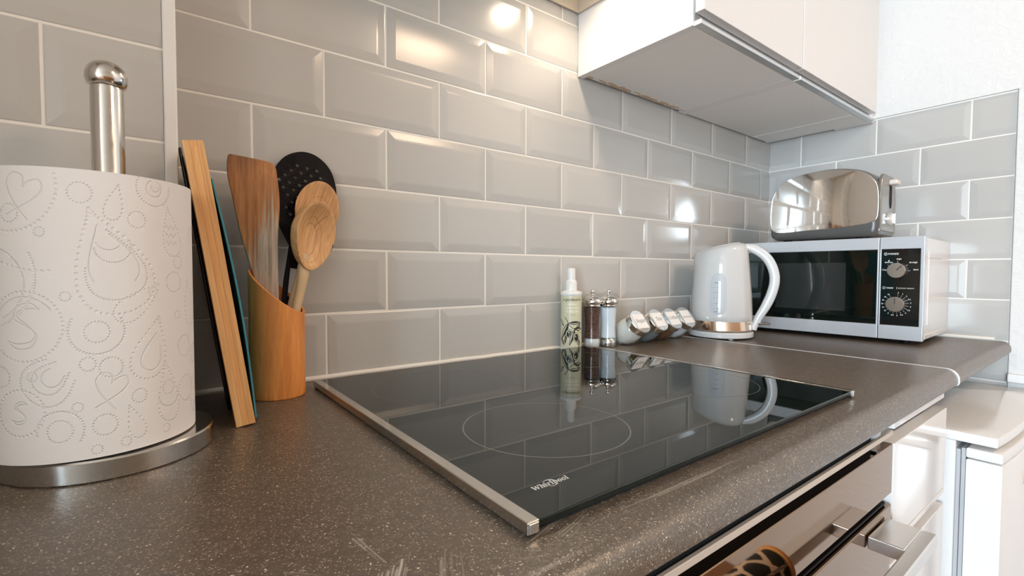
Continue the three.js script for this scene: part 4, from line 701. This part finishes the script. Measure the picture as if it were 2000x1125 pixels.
// ---------------------------------------------------------------- toaster (local: face +z, x along the long side)
{
  const t = thing('toaster', 'curved chrome-sided toaster with black base standing on the microwave', 'toaster', [1.302, WT + 0.2562, 0.2485], -Math.PI / 2 + 0.03);
  const shell = std({ color: lin(0.085, 0.082, 0.078), roughness: 0.28 }), capM = std({ color: lin(0.30, 0.28, 0.255), roughness: 0.3, metalness: 0.55 });
  const out = [[-0.112, 0.006], [-0.124, 0.014], [-0.1285, 0.030], [-0.1285, 0.118], [-0.1175, 0.149], [-0.0925, 0.1745], [-0.050, 0.1875], [0.02, 0.1915], [0.075, 0.183], [0.108, 0.168], [0.126, 0.143], [0.132, 0.112], [0.133, 0.030], [0.129, 0.012], [0.118, 0.006]];
  const sh = (k = 0) => { const s = new THREE.Shape(), p = out.map(([x, y]) => [x * (1 - k), 0.1 + (y - 0.1) * (1 - k)]); s.moveTo(...p[0]); s.lineTo(...p[1]); s.splineThru(p.slice(2, 13).map(q => new THREE.Vector2(...q))); s.lineTo(...p[13]); s.lineTo(...p[14]); s.closePath(); return s; };
  part(t, 'shell', ext(sh(), 0.152, 0.016, { cs: 40, bs: 6 }), shell);
  // bowed chrome side panel, rings of its outline
  const pan = [[-0.1215, 0.040], [-0.1225, 0.118], [-0.1115, 0.1465], [-0.089, 0.170], [-0.048, 0.1825], [0.02, 0.1862], [0.073, 0.178], [0.1035, 0.1645], [0.1200, 0.146], [0.1272, 0.128], [0.1282, 0.055], [0.124, 0.0460], [0.112, 0.0410], [0.06, 0.0340], [-0.02, 0.0300], [-0.11, 0.0300]];
  const cv = new THREE.CatmullRomCurve3(pan.map(p => V(p[0], p[1], 0)), true, 'centripetal'), N = 120, C = cv.getSpacedPoints(N);
  const panel = (k, z0, bow) => { const P = [], I = [], nr = 30, cx = 0.003, cy = 0.105; for (let i = 0; i <= nr; i++) for (let j = 0; j <= N; j++) { const r = i / nr * k, x = cx + (C[j].x - cx) * r, y = cy + (C[j].y - cy) * r; P.push(x, y, z0 + bow * Math.max(0, 1 - (x / 0.129) ** 2) * (1 - 0.55 * ((y - 0.09) / 0.12) ** 2)); } const w = N + 1; for (let i = 0; i < nr; i++) for (let j = 0; j < N; j++) { const a = i * w + j; I.push(a, a + w, a + 1, a + 1, a + w, a + w + 1); } const g = new THREE.BufferGeometry(); g.setAttribute('position', new THREE.Float32BufferAttribute(P, 3)); g.setAttribute('uv', new THREE.Float32BufferAttribute(P.flatMap((v, i) => i % 3 === 2 ? [] : [v]), 2)); let q = g; q.setIndex(I); q.computeVertexNormals(); if (q.attributes.normal.getZ(40 * w) < 0) { for (let i = 0; i < I.length; i += 3) { const s = I[i + 1]; I[i + 1] = I[i + 2]; I[i + 2] = s; } q.setIndex(I); q.computeVertexNormals(); } return q; };
  part(t, 'panel_bead', sweep([...C].map(p => V(p.x, p.y, 0.0762)), () => [0.0016, 0.0016], V(0, 0, 1), 160, 8, 2, false), M.chromeSoft);
  const ch = part(t, 'chrome_panel', panel(1, 0.0752, 0.0100), M.chrome);
  const fsans = await new FontLoader().loadAsync('fonts/droid/droid_sans_bold.typeface.json');
  const lg = new TextGeometry('Cuisinia', { font: fsans, size: 0.0042, depth: 0.0003, curveSegments: 3 }); lg.computeBoundingBox(); lg.scale(0.030 / lg.boundingBox.max.x, 1, 1); lg.translate(-0.0155, 0.0462, 0.0836); part(ch, 'logo', lg, std({ color: lin(0.07, 0.05, 0.04), roughness: 0.5 }));
  for (const z of [-0.028, 0.028]) { const top = [[-0.062, 0.1851], [-0.03, 0.1895], [0.02, 0.1918], [0.055, 0.1880], [0.078, 0.1825]]; part(t, 'bread_slot', ext(shapeOf(top.concat(top.map(p => [p[0], p[1] - 0.003]).reverse())), 0.024).translate(0, 0.0002, z), M.voidBlack); }
  // end cap with lever slot, lever and browning dial
  const cs = shapeOf([[-0.066, 0.020], [0.066, 0.020], [0.067, 0.110], [0.058, 0.150], [0.040, 0.166], [-0.040, 0.166], [-0.058, 0.150], [-0.067, 0.110]]);
  part(t, 'end_cap', ext(cs, 0.010, 0.004, { cs: 20, bs: 3 }).rotateY(Math.PI / 2).translate(0.1288, 0.0, 0), capM);
  const slot = shapeOf([[-0.010, 0.140], [0.010, 0.140], [0.010, 0.094], [0.005, 0.082], [-0.005, 0.082], [-0.010, 0.094]]);
  part(t, 'lever_slot', ext(slot, 0.0012).rotateY(Math.PI / 2).translate(0.1340, 0, -0.0135), M.voidBlack);
  part(t, 'lever', tr(rb(0.020, 0.013, 0.034, 0.005, 4), 0.1415, 0.148, -0.0135), std({ color: lin(0.72, 0.62, 0.56), roughness: 0.3 }));
  const dial = part(t, 'browning_dial', lathe([[0, 0], [0.0165, 0], [0.0160, 0.006], [0.0125, 0.0075], [0.0115, 0.0095], [0, 0.0098]], 40).rotateZ(-Math.PI / 2).translate(0.1335, 0.054, -0.004), std({ color: lin(0.72, 0.69, 0.66), roughness: 0.22, metalness: 0.5 }));
  part(dial, 'grip', rb(0.008, 0.028, 0.006, 0.002).translate(0.1445, 0.054, -0.004), M.chromeSoft);
  for (const x of [-0.09, 0.095]) for (const z of [-0.045, 0.045]) part(t, 'foot', tr(cyl(0.011, 0.0065, 20), x, 0.0034, z), M.black);
}
renderer.render(scene, camera);
